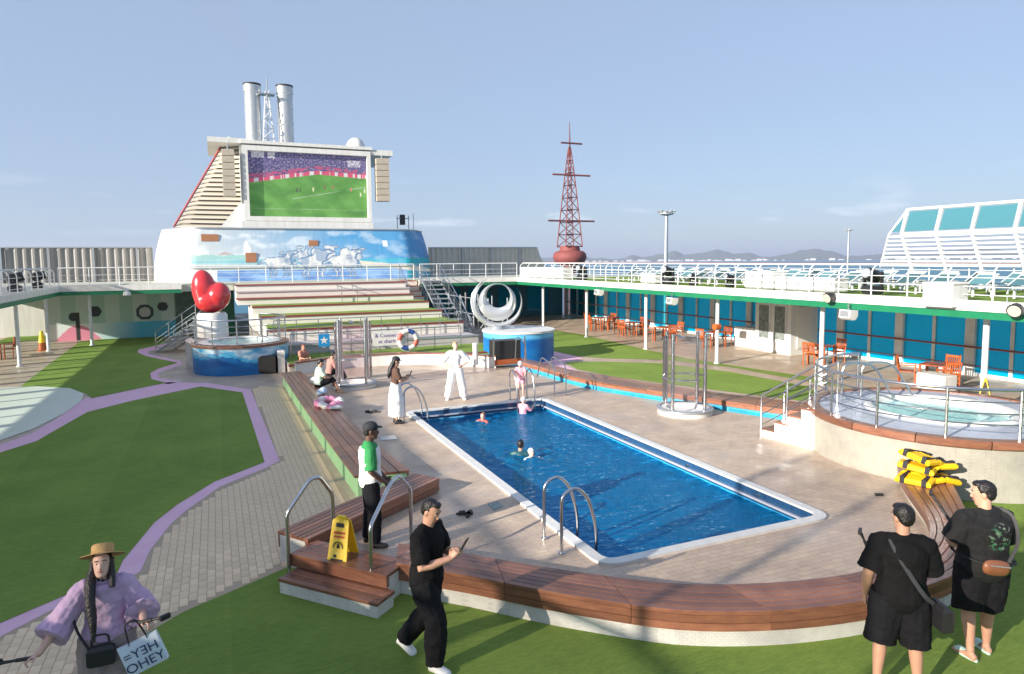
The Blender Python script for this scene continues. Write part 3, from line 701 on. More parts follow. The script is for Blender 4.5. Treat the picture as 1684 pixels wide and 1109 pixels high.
# screen house
sh = thing('screen_tower', 'white tower carrying the big outdoor screen and two funnels', 'tower', (5.9, 48, 6.05))
SX0, SX1, SZ0, SZ1, SY = 2.2, 9.55, 6.86, 10.9, 46.0
b = MB(); b.box(1.75, 9.8, SY+.05, 52, 6.05, 11.3); b.build('house', WHITE, sh)
for nm, bx in (('screen_frame',(SX0-.32,SX0,SY-.28,SY+.05,SZ0-.28,SZ1+.3)),('screen_frame',(SX1,SX1+.24,SY-.28,SY+.05,SZ0-.28,SZ1+.3)),('screen_frame',(SX0+.001,SX1-.001,SY-.28,SY+.05,SZ1,SZ1+.3)),('screen_frame',(SX0+.001,SX1-.001,SY-.28,SY+.05,SZ0-.28,SZ0)),('plinth',(1.7,9.85,SY-.32,SY+.05,6.05,SZ0-.3))):
    MB().box(*bx).build(nm, WHITE, sh)
MB().box(-.05, 2.6, SY-.2, 52, 11.302, 11.6).build('roof_wing', WHITE, sh); MB().box(9.81, 11.3, SY-.2, 52, 11.0, 11.35).build('roof_wing', WHITE, sh)
b = MB(); b.box(1.8, 9.9, SY-.3, 52, 11.304, 11.5); b.build('roof_slab', WHITE, sh)
# raked side with louvres
LOUV = mat('louvre_cream', (.5, .46, .39), .5); DARKV = mat('vent_dark', (.3, .26, .2), .8); REDT = mat('red_trim', (.34, .06, .06), .6)
bl, br_, tl_, tr_ = AtY(288,374,48), AtY(398,376,47), AtY(367,240,48), AtY(398,238,47)
b = MB(); b.add([bl+V(0,.35,0), br_+V(0,.35,0), tr_+V(0,.35,0), tl_+V(0,.35,0)], [(0,1,2,3)]); b.add([bl+V(0,.35,0), tl_+V(0,.35,0), V(tl_.x+1,56,tl_.z), V(bl.x,56,bl.z)], [(0,1,2,3)]); b.build('vent_back', DARKV, sh)
for k in range(18):
    f0 = (k+.15)/18; f1 = f0+.034
    a, c = bl.lerp(tl_, f0), br_.lerp(tr_, f0); a2, c2 = bl.lerp(tl_, f1), br_.lerp(tr_, f1); o = V(0,-.25,0)
    MB().add([a+o, c+o, c2, a2, a+o+V(0,0,-.05), c+o+V(0,0,-.05)], [(0,1,2,3),(4,5,1,0),(4,0,3,),(5,2,1)]).build('louvre', LOUV, sh)
MB().tube([bl+V(-.08,-.2,0), tl_+V(-.08,-.2,0)], .065, 8).build('red_edge', REDT, sh, True)
b = MB(); b.add([br_+V(-1.4,-.5,0), br_+V(0,-.5,0), tr_+V(0,-.5,0), tr_+V(-.45,-.5,0)], [(0,1,2,3)])
p0, p1 = AtY(388,376,46.6), AtY(412,376,46.6); p2, p3 = AtY(412,240,46.6), AtY(398,240,46.6); pa, pb = AtY(360,377,46.6), AtY(398,330,46.6)
b = MB(); b.add([pa,p1,p2,p3,pb], [(0,1,2,3,4)]); b.add([q+V(0,.3,0) for q in (pa,p1,p2,p3,pb)], [(4,3,2,1,0)]); b.build('sloped_fin', WHITE, sh)
# hanging loudspeaker arrays
ARR = mat('array_tan', (.4, .34, .27), .7, noise_=(6, (.48, .42, .34)))
for k, (xa, xb, ya, yb) in enumerate(((364,388,245,324),(618,641,260,332))):
    a, c = AtY(xa, ya, 45.6), AtY(xb, yb, 45.6)
    t = thing('speaker_array', 'tan loudspeaker array hanging '+('left' if k == 0 else 'right')+' of the big screen', 'speaker', ((a.x+c.x)/2, 45.8, c.z), 'speaker arrays beside the screen')
    n = 7; h = (a.z-c.z)/n
    for i in range(n): MB().obox(((a.x+c.x)/2, 45.8, c.z+h*(i+.5)), (c.x-a.x, .55, h-.02), Matrix.Rotation(R(-1.5), 3, 'Y'), .03).build('cabinet', ARR, t)
    MB().cyl(((a.x+c.x)/2, 45.8, a.z), ((a.x+c.x)/2, 45.8, 11.3 if k == 0 else 11.0), .04, n=6).build('hanger', GREYST, t)
# the picture on the screen
def pitch(u, v):
    return tuple(k*.5 for k in pitch0(u, v))
def pitch0(u, v):
    hz = .52+.16*min(1, max(0, (u-.02)/.55))-.1*max(0, u-.58)          # far edge of the pitch
    if v < hz-.0:
        s = (.16, .42, .09) if int((u*9+v*4)) % 2 else (.19, .47, .11)
        if abs(v-.3-.35*(u-.4)) < .006 and u > .35: s = (.5, .65, .45)
        if abs(v-.12) < .004: s = (.4, .6, .35)
        c = lerp3(s, (.1, .3, .07), .3+fb(u*6, v*6))
        for qx, qy, qc in ((.39,.42,(.12,.1,.1)),(.42,.43,(.1,.15,.1)),(.53,.44,(.85,.9,.5)),(.63,.48,(.3,.15,.1)),(.7,.49,(.5,.2,.15)),(.86,.46,(.8,.3,.2)),(.94,.38,(.9,.9,.6)),(.98,.44,(.8,.8,.7))):
            if abs(u-qx) < .006 and abs(v-qy) < .03: c = qc
        return c
    if v < hz+.06: return (.75, .12, .22) if fb(u*24, 2) < .12 else (.85, .8, .82)
    if v < hz+.13 and fb(u*18, v*18) > -.1: return (.55, .12, .25)
    n = fb(u*70, v*45); c = lerp3((.06, .07, .2), (.25, .2, .42), .5+n)
    if n > .35: c = (.5, .4, .5)
    if v > .9 and (.03 < u < .13 or .16 < u < .22) and fb(u*160, v*60) > -.2: c = (.85, .85, .9)
    if .83 < u < .95 and .82 < v < .93 and fb(u*120, v*50, 4) > -.05: c = (.85, .8, .88)
    return c
scr = painted('screen_picture', .6, .22)
grid_print('screen', pitch, lambda u, v: V(SX0+(SX1-SX0)*u, SY-.01, SZ0+(SZ1-SZ0)*v), 240, 130, scr, sh)
# funnels, domes, mast on the tower
CHROME = mat('funnel_steel', (.62, .62, .6), .35, .7, noise_=(3, (.5, .5, .5)), stretch=(1, 1, .3))
for k, (xa, xb, yt) in enumerate(((400,428,140),(454,481,143))):
    a, c = AtY(xa, yt, 51), AtY(xb, yt, 51); cx = (a.x+c.x)/2; r_ = (c.x-a.x)/2
    t = thing('funnel', ('left' if k == 0 else 'right')+' silver funnel pipe standing on the screen tower', 'funnel', (cx, 51, 11.5), 'funnels on the tower')
    b = MB(); b.lathe([(r_*.97,11.5),(r_*.97,a.z-.5),(r_*1.05,a.z-.45),(r_*1.05,a.z),(r_*.9,a.z),(r_*.9,a.z-1.5)], cx, 51, 28); b.build('pipe', CHROME, t, True)
    b = MB(); b.lathe([(r_*.9,a.z-.004),(r_*1.06,a.z-.004),(r_*1.07,a.z+.02),(r_*1.07,a.z+.12),(r_*.9,a.z+.12)], cx, 51, 28); b.build('rim', RUBBER, t, True)
    for zz in (12.6, 13.6, 14.6, 15.4): MB().lathe([(r_*.975,zz),(r_*1.01,zz+.02),(r_*1.01,zz+.06),(r_*.975,zz+.08)], cx, 51, 28).build('band', CHROME, t, True)
t = thing('lattice_mast', 'white lattice mast between the two funnels', 'mast', AtY(442,235,50.6))
mx_ = AtY(442,235,50.6).x; zt = AtY(445,125,50.6).z
for dx, dy in ((-.4,-.3),(.4,-.3),(0,.4)): MB().tube([(mx_+dx,50.6+dy,11.5),(mx_+dx*.25,50.6+dy*.25,15.6)], .05, 6).build('leg', WHITE2, t)
for k in range(6):
    z_ = 11.8+k*.65; f = 1-.75*k/6; s_ = 1 if k % 2 else -1
    MB().tube([(mx_-.4*f*s_,50.3,z_),(mx_+.38*f*s_,50.3,z_+.62)], .03, 5).build('brace', WHITE2, t)
    MB().box(mx_-.42*f, mx_+.42*f, 50.27, 50.33, z_-.03, z_+.03).build('rung', GREYST, t)
MB().tube([(mx_,50.6,15.5),(mx_+.05,50.6,zt)], [.06,.02], 6).build('whip', GREYST, t)
MB().box(mx_-.5, mx_+.5, 50.2, 51, 15.4, 15.46).build('platform', GREYST, t)
for px_, r_, k in ((585, .65, 'right'), (378, .35, 'left')):
    p = AtY(px_, 246 if k == 'right' else 236, 48)
    t = thing('satellite_dome', f'white satellite dome on the {k} of the tower roof', 'dome', (p.x, 48, 11.5))
    MB().lathe([(r_*.9,11.5),(r_,11.5+r_*.35),(r_*.97,11.5+r_*.65),(r_*.75,11.5+r_*1.1),(r_*.4,11.5+r_*1.38),(.01,11.5+r_*1.45)], p.x, 48, 20).build('dome', WHITE, t, True)
    MB().lathe([(r_*.5,11.4),(r_*.5,11.55)], p.x, 48, 12).build('stand', GREYST, t, True)
# antenna stand on the deckhouse roof
p = AtY(663, 378, 47); t = thing('radar_stand', 'small dark radar stand on the right end of the deckhouse roof', 'radar', (p.x, 47, 6.06))
for dx in (-.4, .4): MB().cyl((p.x+dx,47,6.06), (p.x+dx,47,7.15), .03, n=6).build('leg', GREYST, t)
MB().box(p.x-.45,p.x+.45,46.9,47.1,6.9,6.96).build('bar', GREYST, t); MB().box(p.x-.2,p.x+.12,46.85,47.15,6.5,7.2).build('scanner', RUBBER, t); MB().cyl((p.x+.75,47,6.06),(p.x+.75,47,7.3),.025,n=6).build('aerial', GREYST, t)

# ================================================================== STAGE TERRACES
LT = mat('stage_grey', (.4, .36, .38), .7, noise_=(2, (.48, .44, .44)))
CREAM = mat('cream_paint', (.72, .68, .6), .5, noise_=(2, (.66, .62, .55)))
NOSE = mat('dark_red_nosing', (.22, .04, .035), .5)
stage = thing('stage_terrace', 'stepped stage with turf terraces and cream risers between the heart and the ring', 'stage', (6, 32, ZO))
TIERS = [(2.4, 11.2, 26.2, 29.2, .22, TURF), (2.2, 11.0, 29.2, 30.6, .6, LT), (2.0, 10.8, 30.6, 33.4, 1.12, TURF), (1.8, 10.6, 33.4, 35.0, 1.5, TURF), (1.6, 10.4, 35.0, 36.6, 1.88, TURF)]
for (a, c, d, e_, zt, mt) in TIERS:
    MB().box(a, c, d, e_+2.5, ZO, zt-.03).build('tier', CREAM if mt is not LT else LT, stage)
    MB().box(a+.05, c-.05, d+.18, e_-.01, zt-.028, zt).build('tier_top', mt, stage)
    MB().box(a-.02, c+.02, d-.04, d+.17, zt-.06, zt+.012).build('nosing', NOSE if mt is not LT else GREYST, stage)
for k in range(3):
    zt = 1.88+.318*(k+1); yy = 36.6+.8*k
    MB().box(1.0, 10.0, yy, 41, zt-.318+.001, zt-.05).build('riser', CREAM, stage)
    MB().box(.96, 10.04, yy-.06, yy+.9, zt-.05, zt).build('tread', NOSE if k in (0, 2) else LT, stage)
# rounded front parapet with timber cap
par = resample(spline([V(2.5,25.2,0),V(4.6,26.0,0),V(7.2,25.6,0),V(9.5,23.5,0)], 10), 24)
t = thing('stage_parapet', 'low white curved wall with timber cap at the front of the stage', 'wall', (6, 25.7, 0))
MB().loft([[V(p.x-.0,p.y-.08,0),V(p.x,p.y+.12,0),V(p.x,p.y+.12,.42),V(p.x,p.y-.08,.42)] for p in par]).build('wall_body', WHITE, t)
for k in range(6):
    sg = par[k*4:k*4+5]; MB().loft([[V(p.x,p.y-.13,.423),V(p.x,p.y+.2,.423),V(p.x,p.y+.2,.47),V(p.x,p.y-.13,.47)] for p in sg]).build('cap_board', WOOD, t)
struct(MB().sheet([(2.5,25.3),(4.6,26.1),(7.2,25.7),(9.5,23.6),(11.2,25.4),(11,26.5),(2.5,26.5)], .18).build('turf', TURF))
# railings on the stage
GR = 'steel railings of the stage'
rail_run('steel railing across the front of the stage behind the lifebuoy', [(2.6,27.6,0),(9.6,27.6,0)], 1.0, 1.15, (STEEL, STEEL), None, (.3,.6), .022, None, GR, .22, .02)
rail_run('steel railing on the middle stage terrace', [(2.2,30.2,0),(10.4,30.2,0)], .95, .9, (STEEL, STEEL), None, (.35,.7), .02, None, GR, .6, .018)
rail_run('short steel railing pair on the upper stage steps', [(6.1,36.4,0),(6.1,38.6,0),(6.9,38.6,0),(6.9,36.4,0)], .8, 1.2, (STEEL, STEEL), None, (), .02, None, GR, 1.9, .02)
# banner, lifebuoy, small sign
PURP = mat('purple_ink', (.16, .05, .32), .6)
c0 = AtY(641, 556, 27.45)
t = thing('banner_sign', 'white rounded banner with purple lettering on the stage railing', 'sign', c0)
bb = MB(); rr_ = rrect(-.7, .7, -.3, .3, .1); n_ = len(rr_)
bb.add([c0+V(a, -.012, b_) for a, b_ in rr_]+[c0+V(a, .012, b_) for a, b_ in rr_], [tuple(range(n_)), tuple(range(2*n_-1, n_-1, -1))]+[(k, n_+k, n_+(k+1) % n_, (k+1) % n_) for k in range(n_)]); bb.build('board', WHITE, t)
text('lettering', '& Connecting', .22, PURP, t, Matrix.Translation((0, -.018, .11)) @ Matrix.Rotation(PI/2, 4, 'X'))
text('lettering', 'at sharing', .22, PURP, t, Matrix.Translation((-.05, -.018, -.13)) @ Matrix.Rotation(PI/2, 4, 'X'))
c0 = AtY(671, 559, 27.42)
t = thing('lifebuoy', 'round lifebuoy with blue, white and red bands on the stage railing', 'lifebuoy', c0)
BUOYC = [WHITE, mat('buoy_blue', (.03, .07, .28), .5), WHITE, mat('buoy_red', (.5, .1, .07), .5)]
for k in range(8):
    pts = [c0+V(math.cos(R(45*k+45*i/6))*.36, 0, math.sin(R(45*k+45*i/6))*.36) for i in range(7)]
    MB().tube(pts, .1, 10).build('band', BUOYC[k % 4], t, True)
pts = [c0+V(math.cos(R(15*i))*.48, -.02, math.sin(R(15*i))*.48) for i in range(24)]; MB().tube(pts, .012, 5, True).build('grab_line', WHITE, t, True)
c0 = AtY(533, 560, 27.45); t = thing('star_sign', 'small blue sign with white star on the stage railing', 'sign', c0)
MB().obox(c0, (.42, .03, .5), None, .01).build('plate', BLUEP, t)
st_ = [c0+V((.17 if k % 2 == 0 else .07)*math.sin(PI*k/5), -.02, (.17 if k % 2 == 0 else .07)*math.cos(PI*k/5)) for k in range(10)]
MB().add([c0+V(0,-.022,0)]+st_, [(0, 1+k, 1+(k+1) % 10) for k in range(10)]).build('star', WHITE, t)

def stairs(name, label, foot, head, width, n, m_tr, m_side, railm=STEEL, side='both', closed=False):
    """open stair from foot (bottom centre) to head (top centre)"""
    foot, head = Vector(foot), Vector(head); d = (head-foot); hd = V(d.x,d.y,0).normalized(); s = V(hd.y,-hd.x,0)
    t = thing(name, label, 'stairs', foot); run = V(d.x,d.y,0).length/n; Mx = Matrix((s, hd, V(0,0,1))).transposed()
    for k in range(n):
        c = foot+hd*run*(k+.5)+V(0,0,d.z*(k+1)/n)
        MB().obox(c-V(0,0,.02), (width, run*1.05, .04), Mx).build('tread', m_tr, t)
        if closed: MB().obox(V(c.x,c.y,(foot.z+c.z-.04)/2), (width-.01, run-.002, c.z-.042-foot.z), Mx).build('riser', m_side, t)
    for sg in ((-1, 1) if side == 'both' else (side,)):
        o = s*sg*(width/2+.03)
        if not closed: MB().tube([foot+o, head+o], .05, 4).build('stringer', m_side, t)
        m_ = 3 if n > 5 else 2
        for i in range(m_+1): q = foot.lerp(head, i/m_)+o; MB().cyl(q, q+V(0,0,.95), .02, n=6).build('stanchion', railm, t, True)
        MB().tube([foot+o+V(0,0,.95), head+o+V(0,0,.95)], .024, 8).build('hand_rail', railm, t, True)
        for f in ((.25,.45,.65) if n > 5 else (.3,.55,.78)): MB().tube([foot+o+V(0,0,.95*f), head+o+V(0,0,.95*f)], .012, 6).build('bar', railm, t, True)
    return t
stairs('metal_stairs', 'grey metal stairs with rails left of the heart sculpture', (-2.3,36.4,ZO), (-.5,34.9,1.15), 1.1, 6, GREYST, GREYST)
stairs('metal_stairs', 'grey metal stairs rising right of the stage towards the upper deck', (10.9,31.2,.1), (11.9,39.5,UD-.02), 1.0, 12, GREYST, GREYST)
stairs('metal_stairs', 'orange and white steps at the right end of the stage top', (10.6,37.6,1.4), (10.7,40.4,UD-.02), .9, 5, ORANGE, CREAM, closed=True)
for k, (a, c) in enumerate((((12.6,30.0),(12.6,38.9)),)):
    t = thing('truss_frame', 'grey metal scaffold frame beside the stage stairs', 'scaffold', (*a, ZO))
    for i in range(5):
        y_ = 30.2+2.0*i
        for xx in (11.9, 12.9): MB().cyl((xx,y_,ZO),(xx,y_,2.2),.035,n=6).build('upright', GREYST, t)
        MB().tube([(11.9,y_,ZO+.3),(12.9,y_,1.4)], .025, 5).build('brace', GREYST, t)
        if i < 4:
            for zz in (.5, 1.3, 2.1): MB().tube([(11.9,y_,zz),(11.9,y_+2,zz+.0)], .025, 5).build('ledger', GREYST, t)
            MB().tube([(11.9,y_,.5),(11.9,y_+2,2.1)], .025, 5).build('brace', GREYST, t)

# ------------------------------------------------------------------ hot tubs
def wave_print(u, v):
    w_ = .7+.16*math.sin(u*7+1)+.1*math.sin(u*23)+.1*fb(u*14, v*3)
    if v > w_: return lerp3((.6, .75, .82), (.06, .38, .65), .45+1.2*fb(u*20, v*8))
    if v > w_-.1: return (.08, .45, .7)
    return lerp3((.0, .1, .33), (.003, .16, .42), .5+fb(u*8, v*4))
WAVEP = painted('wave_paint', .4)
tl_c, tl_r = V(.85, 28.75, ZO), 1.75
t = thing('hot_tub', 'round hot tub with blue wave mural and timber rim below the heart', 'hot tub', tl_c)
grid_print('drum_wall', wave_print, lambda u, v: V(tl_c.x+tl_r*math.cos(-PI*1.25+u*2*PI), tl_c.y+tl_r*math.sin(-PI*1.25+u*2*PI), ZO+v*1.02), 140, 24, WAVEP, t)
for k in range(12):
    a0, a1 = 2*PI*k/12+.004, 2*PI*(k+1)/12-.004
    MB().lathe([(tl_r-.22,.84),(tl_r+.06,.84),(tl_r+.06,.93),(tl_r-.22,.93),(tl_r-.22,.84)], tl_c.x, tl_c.y, 5, a0, a1).build('rim_board', WOOD, t)
MB().lathe([(tl_r-.2,.95),(tl_r-.35,.99),(1.2,.97),(1.15,.6),(.01,.6)][::-1], tl_c.x, tl_c.y, 40).build('shell', WHITE, t, True)
SPAW = mat('spa_water', (.28, .6, .58), .08, noise_=(3, (.4, .72, .68)), bump=(9, .5))
MB().lathe([(.01,.9),(1.2,.9)], tl_c.x, tl_c.y, 40).build('tub_water', SPAW, t)
def ring_rail(label, c, r, z, a0, a1, n, top=.95, bars=(.3,.52,.75)):
    t = thing('tub_railing', label, 'railing', (c.x+r*math.cos(a0), c.y+r*math.sin(a0), z)); N = n*5
    pt = lambda a, zz: V(c.x+r*math.cos(a), c.y+r*math.sin(a), zz)
    for i in range(n+1): a = a0+(a1-a0)*i/n; MB().cyl(pt(a,z), pt(a,z+top), .026, n=8).build('stanchion', STEEL, t, True)
    MB().tube([pt(a0+(a1-a0)*i/N, z+top) for i in range(N+1)], .028, 8).build('top_rail', STEEL, t, True)
    for f in bars: MB().tube([pt(a0+(a1-a0)*i/N, z+top*f) for i in range(N+1)], .013, 6).build('bar', STEEL, t, True)
    return t
ring_rail('steel railing round the blue wave hot tub', tl_c, tl_r-.08, .93, R(-190), R(60), 8)
# right-hand tub
tr_c, tr_r = V(13.5, 9.1, 0), 2.45
t = thing('hot_tub', 'large round white-tiled hot tub with timber rim beside the pool', 'hot tub', (tr_c.x, tr_c.y, 0))
TUBW = tiles('tub_mosaic', (.41, .39, .33), (.395, .375, .32), (.36, .34, .3), .03, .03, .002, .4, wall=True)
MB().lathe([(tr_r,ZO-.1),(tr_r,.75)], tr_c.x, tr_c.y, 72).build('tub_wall', TUBW, t, True)
for k in range(14):
    a0, a1 = 2*PI*k/14+.003, 2*PI*(k+1)/14-.003
    MB().lathe([(tr_r-.16,.76),(tr_r+.06,.76),(tr_r+.07,.78),(tr_r+.07,.88),(tr_r+.05,.9),(tr_r-.16,.9),(tr_r-.16,.76)], tr_c.x, tr_c.y, 6, a0, a1).build('rim_board', WOOD, t)
sc = V(13.62, 9.2, 0)
PALE = tiles('pale_blue_tiles', (.5, .54, .62), (.46, .5, .6), (.4, .42, .48), .12, .12, .004, .35)
MB().sheet([[(tr_c.x+(tr_r-.15)*math.cos(2*PI*k/60), tr_c.y+(tr_r-.15)*math.sin(2*PI*k/60)) for k in range(60)], [(sc.x+1.38*math.cos(-2*PI*k/48), sc.y+1.38*math.sin(-2*PI*k/48)) for k in range(48)]], .875).build('tub_deck', PALE, t)
MB().lathe([(1.2,.58),(1.21,.85),(1.26,.92),(1.36,.93),(1.42,.87)], sc.x, sc.y, 56).build('spa_lip', WHITE, t, True)
MB().lathe([(.01,.82),(1.22,.82)], sc.x, sc.y, 56).build('tub_water', SPAW, t)
pa = P(1668,763,.4); ang_ = math.atan2(pa.y-tr_c.y, pa.x-tr_c.x); pc = V(tr_c.x+tr_r*math.cos(ang_), tr_c.y+tr_r*math.sin(ang_), .38)
b = MB(); n_ = V(math.cos(ang_), math.sin(ang_), 0); b.cyl(pc-n_*.02, pc+n_*.02, .085, n=18); b.build('porthole_cover', mat('bronze_grey', (.25, .2, .16), .5, .4), t, True)
ring_rail('steel railing round the large right-hand hot tub', tr_c, tr_r-.1, .9, R(-280), R(-35), 9, .86)
# grab rails into that tub
t = thing('grab_rail', 'pair of curved steel grab rails at the right-hand hot tub', 'grab rail', (13.0, 10.9, .88))
for dy in (0, .5):
    MB().tube(arcpath([(12.9+dy,11.0-.2*dy,.88),(12.9+dy,11.0-.2*dy,1.65),(13.5+dy,10.7-.2*dy,1.65),(13.8+dy,10.4-.2*dy,.9)], .25), .025, 8).build('rail', STEEL, t, True)
stairs('tub_stairs', 'short white stairs with timber treads and steel rails up to the right hot tub', P(1270,715,0), V(11.75,10.4,.85), .75, 4, WOOD, WHITE, closed=True)

# heart sculpture
t = thing('heart_sculpture', 'big glossy red heart sculpture above the blue hot tub', 'sculpture', (-.05, 30.6, 1.0))
hc = AtY(347, 478, 30.6)
b = MB()
b.ell(hc+V(-.25,.05,.0), .48, .44, .86, 24, 16, Matrix.Rotation(R(-6),3,'Y')); b.ell(hc+V(.27,-.12,-.24), .47, .44, .58, 24, 16, Matrix.Rotation(R(14),3,'Y')); b.ell(hc+V(.0,-.03,-.42), .64, .46, .5, 24, 14); b.ell(hc+V(-.02,.0,-.1), .43, .4, .52, 24, 14)
h = b.build('heart_body', REDHEART, t, True)
md = h.modifiers.new('union', 'REMESH'); md.mode = 'VOXEL'; md.voxel_size = .04; md.use_smooth_shade = True
md = h.modifiers.new('soft', 'SMOOTH'); md.iterations = 5
t2 = thing('heart_pedestal', 'white ringed pedestal carrying the red heart', 'pedestal', (hc.x, hc.y, ZO))
MB().lathe([(1.05,ZO),(1.05,.9),(.8,.95)], hc.x, hc.y, 32).build('drum', mat('rock_print', (.6, .55, .52), .7, noise_=(4, (.35, .3, .3))), t2, True)
MB().lathe([(.56,.93),(.6,.97),(.58,hc.z-1.0),(.5,hc.z-.9)], hc.x, hc.y, 32).build('collar', WHITE, t2, True)

# ring sculpture and its blue drum
rc = V(11.75, 26.35, ZO)
t = thing('sculpture_base', 'blue half-round plinth with white top below the ring sculpture', 'plinth', rc)
grid_print('drum_wall', lambda u, v: lerp3((.002, .1, .34), (.004, .15, .42), .5+fb(u*8, v*3)) if not (v > .75 and u < .45) else (.1, .42, .68), lambda u, v: V(rc.x+1.5*math.cos(-PI*1.1+u*2*PI), rc.y+1.5*math.sin(-PI*1.1+u*2*PI), ZO+v*1.25), 90, 12, WAVEP, t)
MB().lathe([(.01,1.1),(1.55,1.1),(1.55,1.02)][::-1], rc.x, rc.y, 48).build('top_slab', WHITE, t, True)
rs = AtY(818, 499, 26.6); ru = V(math.cos(YAW), -math.sin(YAW), 0); rn = V(-math.sin(YAW), -math.cos(YAW), 0)
t = thing('ring_sculpture', 'white sculpture of nested crescent rings beside the stage', 'sculpture', (rs.x, rs.y, 1.1))
S_ = 26.6/1122*1.08
def crescent(name, co, ro, ci, ri, dep, a0, a1, n=48):
    rings = []
    for i in range(n+1):
        a = R(a0+(a1-a0)*i/n); d = (math.cos(a), math.sin(a))
        po = (co[0]+ro*d[0], co[1]+ro*d[1])
        # inner point along the same direction
        q = (co[0]-ci[0], co[1]-ci[1]); bq = q[0]*d[0]+q[1]*d[1]; cq = q[0]**2+q[1]**2-ri*ri
        s_ = -bq+math.sqrt(max(0, bq*bq-cq)); s_ = min(s_, ro-.02)
        pi_ = (co[0]+s_*d[0], co[1]+s_*d[1])
        f = .25+.75*min(1, (ro-s_)/(ro*.3)); h_ = dep*f
        A = rs+ru*po[0]*S_+V(0,0,po[1]*S_); B = rs+ru*pi_[0]*S_+V(0,0,pi_[1]*S_); Mm = (A+B)*.5
        rings.append([A+rn*h_*.35, Mm+rn*h_, B+rn*h_*.35, B-rn*h_*.35, Mm-rn*h_, A-rn*h_*.35])
    MB().loft(rings).build(name, SILVER, t, True, 60)
crescent('outer_crescent', (0,0), 41, (2,5), 37, .14, 118, 400)
crescent('outer_crescent', (-3,2), 41, (1,6), 38.5, .1, 96, 250)
crescent('inner_crescent', (0,2), 31, (1.5,12), 19.5, .2, 0, 360, 64)
MB().cyl(rs+V(0,0,-38*S_), V(rs.x,rs.y,1.1), .2, .3, 14).build('stem', SILVER, t, True)
# cabinet and frame in front of it
c = P(835,603,0); t = thing('bar_cabinet', 'dark open cabinet with orange timber step in a steel frame under the ring sculpture', 'cabinet', c)
MB().box(c.x-.55,c.x+.5,c.y-.1,c.y+.5,.3,1.0).build('dark_box', BLACK, t); MB().box(c.x-.6,c.x+.55,c.y-.2,c.y+.5,.12,.3).build('timber_step', ORANGE, t)
for xx in (-.66, .62): MB().cyl((c.x+xx,c.y-.22,0),(c.x+xx,c.y-.22,1.15),.03,n=8).build('frame_post', STEEL, t, True)
MB().tube([(c.x-.66,c.y-.22,.1),(c.x+.62,c.y-.22,.1)], .025, 6).build('frame_bar', STEEL, t); MB().tube(arcpath([(c.x+.2,c.y-.25,.3),(c.x+.25,c.y-.25,1.2),(c.x+.62,c.y-.25,.9),(c.x+.66,c.y-.25,.1)], .3), .025, 8).build('grab_bar', STEEL, t, True)
p = P(782,600,.2); t = thing('white_bollard', 'short white bollard on the stage turf behind the parapet', 'bollard', p); MB().cyl(p, p+V(0,0,.75), .1, .1, 12).build('shaft', WHITE, t, True); MB().cyl(p+V(0,0,.75), p+V(0,0,.8), .12, .1, 12).build('cap', WHITE, t, True)
# loudspeaker box by the left tub
p = P(425,616,ZO); t = thing('stage_monitor', 'black loudspeaker box on the floor beside the wave hot tub', 'speaker', p)
M_ = Matrix.Rotation(R(-12), 3, 'Z'); MB().obox(p+V(0,.35,.34), (1.35,.6,.68), M_, .04).build('cabinet', BLACK, t); MB().obox(p+M_@V(0,.03,0)+V(0,.0,.34), (1.25,.03,.58), M_, .01).build('grille', mat('grille', (.035,.032,.028), .8, bump=(200,.6)), t)
p = P(458,612,ZO); t = thing('end_wall', 'short white wall between the black loudspeaker and the timber bench', 'wall', p); MB().obox(p+V(.1,.5,.42),(.25,1.6,.84),None,.02).build('wall_body', WHITE, t)

# ------------------------------------------------------------------ shower cubicles
ACR = glass('acrylic', (.95, .93, .94), .12, .05, (.5, .45, .48), .05)
ACRP = glass('acrylic_pink', (.95, .9, .92), .12, .05, (.55, .4, .46), .06)
def shower(c, r, h, label, n, panels, am, rot):
    t = thing('shower_cubicle', label, 'shower', (c.x,c.y,0), 'round shower cubicles'); c = Vector((c.x,c.y,0))
    MB().lathe([(r+.12,0),(r+.12,.14),(r+.02,.16),(r-.1,.16),(r-.16,.06),(.01,.05)], c.x, c.y, 40).build('base_ring', WHITE, t, True)
    MB().lathe([(r+.13,.1),(r+.15,.12),(r+.15,.16),(r+.05,.175)], c.x, c.y, 40).build('base_trim', GREYST, t, True)
    for k in range(n):
        a = R(rot)+2*PI*k/n; MB().cyl((c.x+r*math.cos(a),c.y+r*math.sin(a),.16),(c.x+r*math.cos(a),c.y+r*math.sin(a),h),.045,n=10).build('post', STEEL, t, True)
        if k in panels:
            rings = []; N = 10
            a0, a1 = a+.09, a+2*PI/n-.09
            MB().add([V(c.x+r*math.cos(a0+(a1-a0)*i/N), c.y+r*math.sin(a0+(a1-a0)*i/N), zz) for i in range(N+1) for zz in (.25, h-.1)], [(2*i,2*i+2,2*i+3,2*i+1) for i in range(N)]).build('panel', am, t, True)
    MB().tube([(c.x+r*math.cos(2*PI*i/32),c.y+r*math.sin(2*PI*i/32),.95) for i in range(33)][:25], .02, 6).build('hoop', STEEL, t, True)
    MB().tube([(c.x,c.y+r,h-.1),(c.x,c.y+r*.3,h-.1)], .02, 6).build('shower_arm', STEEL, t); MB().cyl((c.x,c.y+r*.3,h-.14),(c.x,c.y+r*.3,h-.1),.09,.05,12).build('shower_head', STEEL, t, True)
    return t
shower(P(587,640,0)+V(0,.45,0), .58, 2.2, 'round shower cubicle with pinkish panels at the far left of the pool', 4, (0,1,2,3), ACRP, 30)
shower(P(1131,683,0)+V(.1,.25,0), .58, 2.1, 'round shower cubicle with clear panels on white base right of the pool', 4, (0,1,2), ACR, 20)

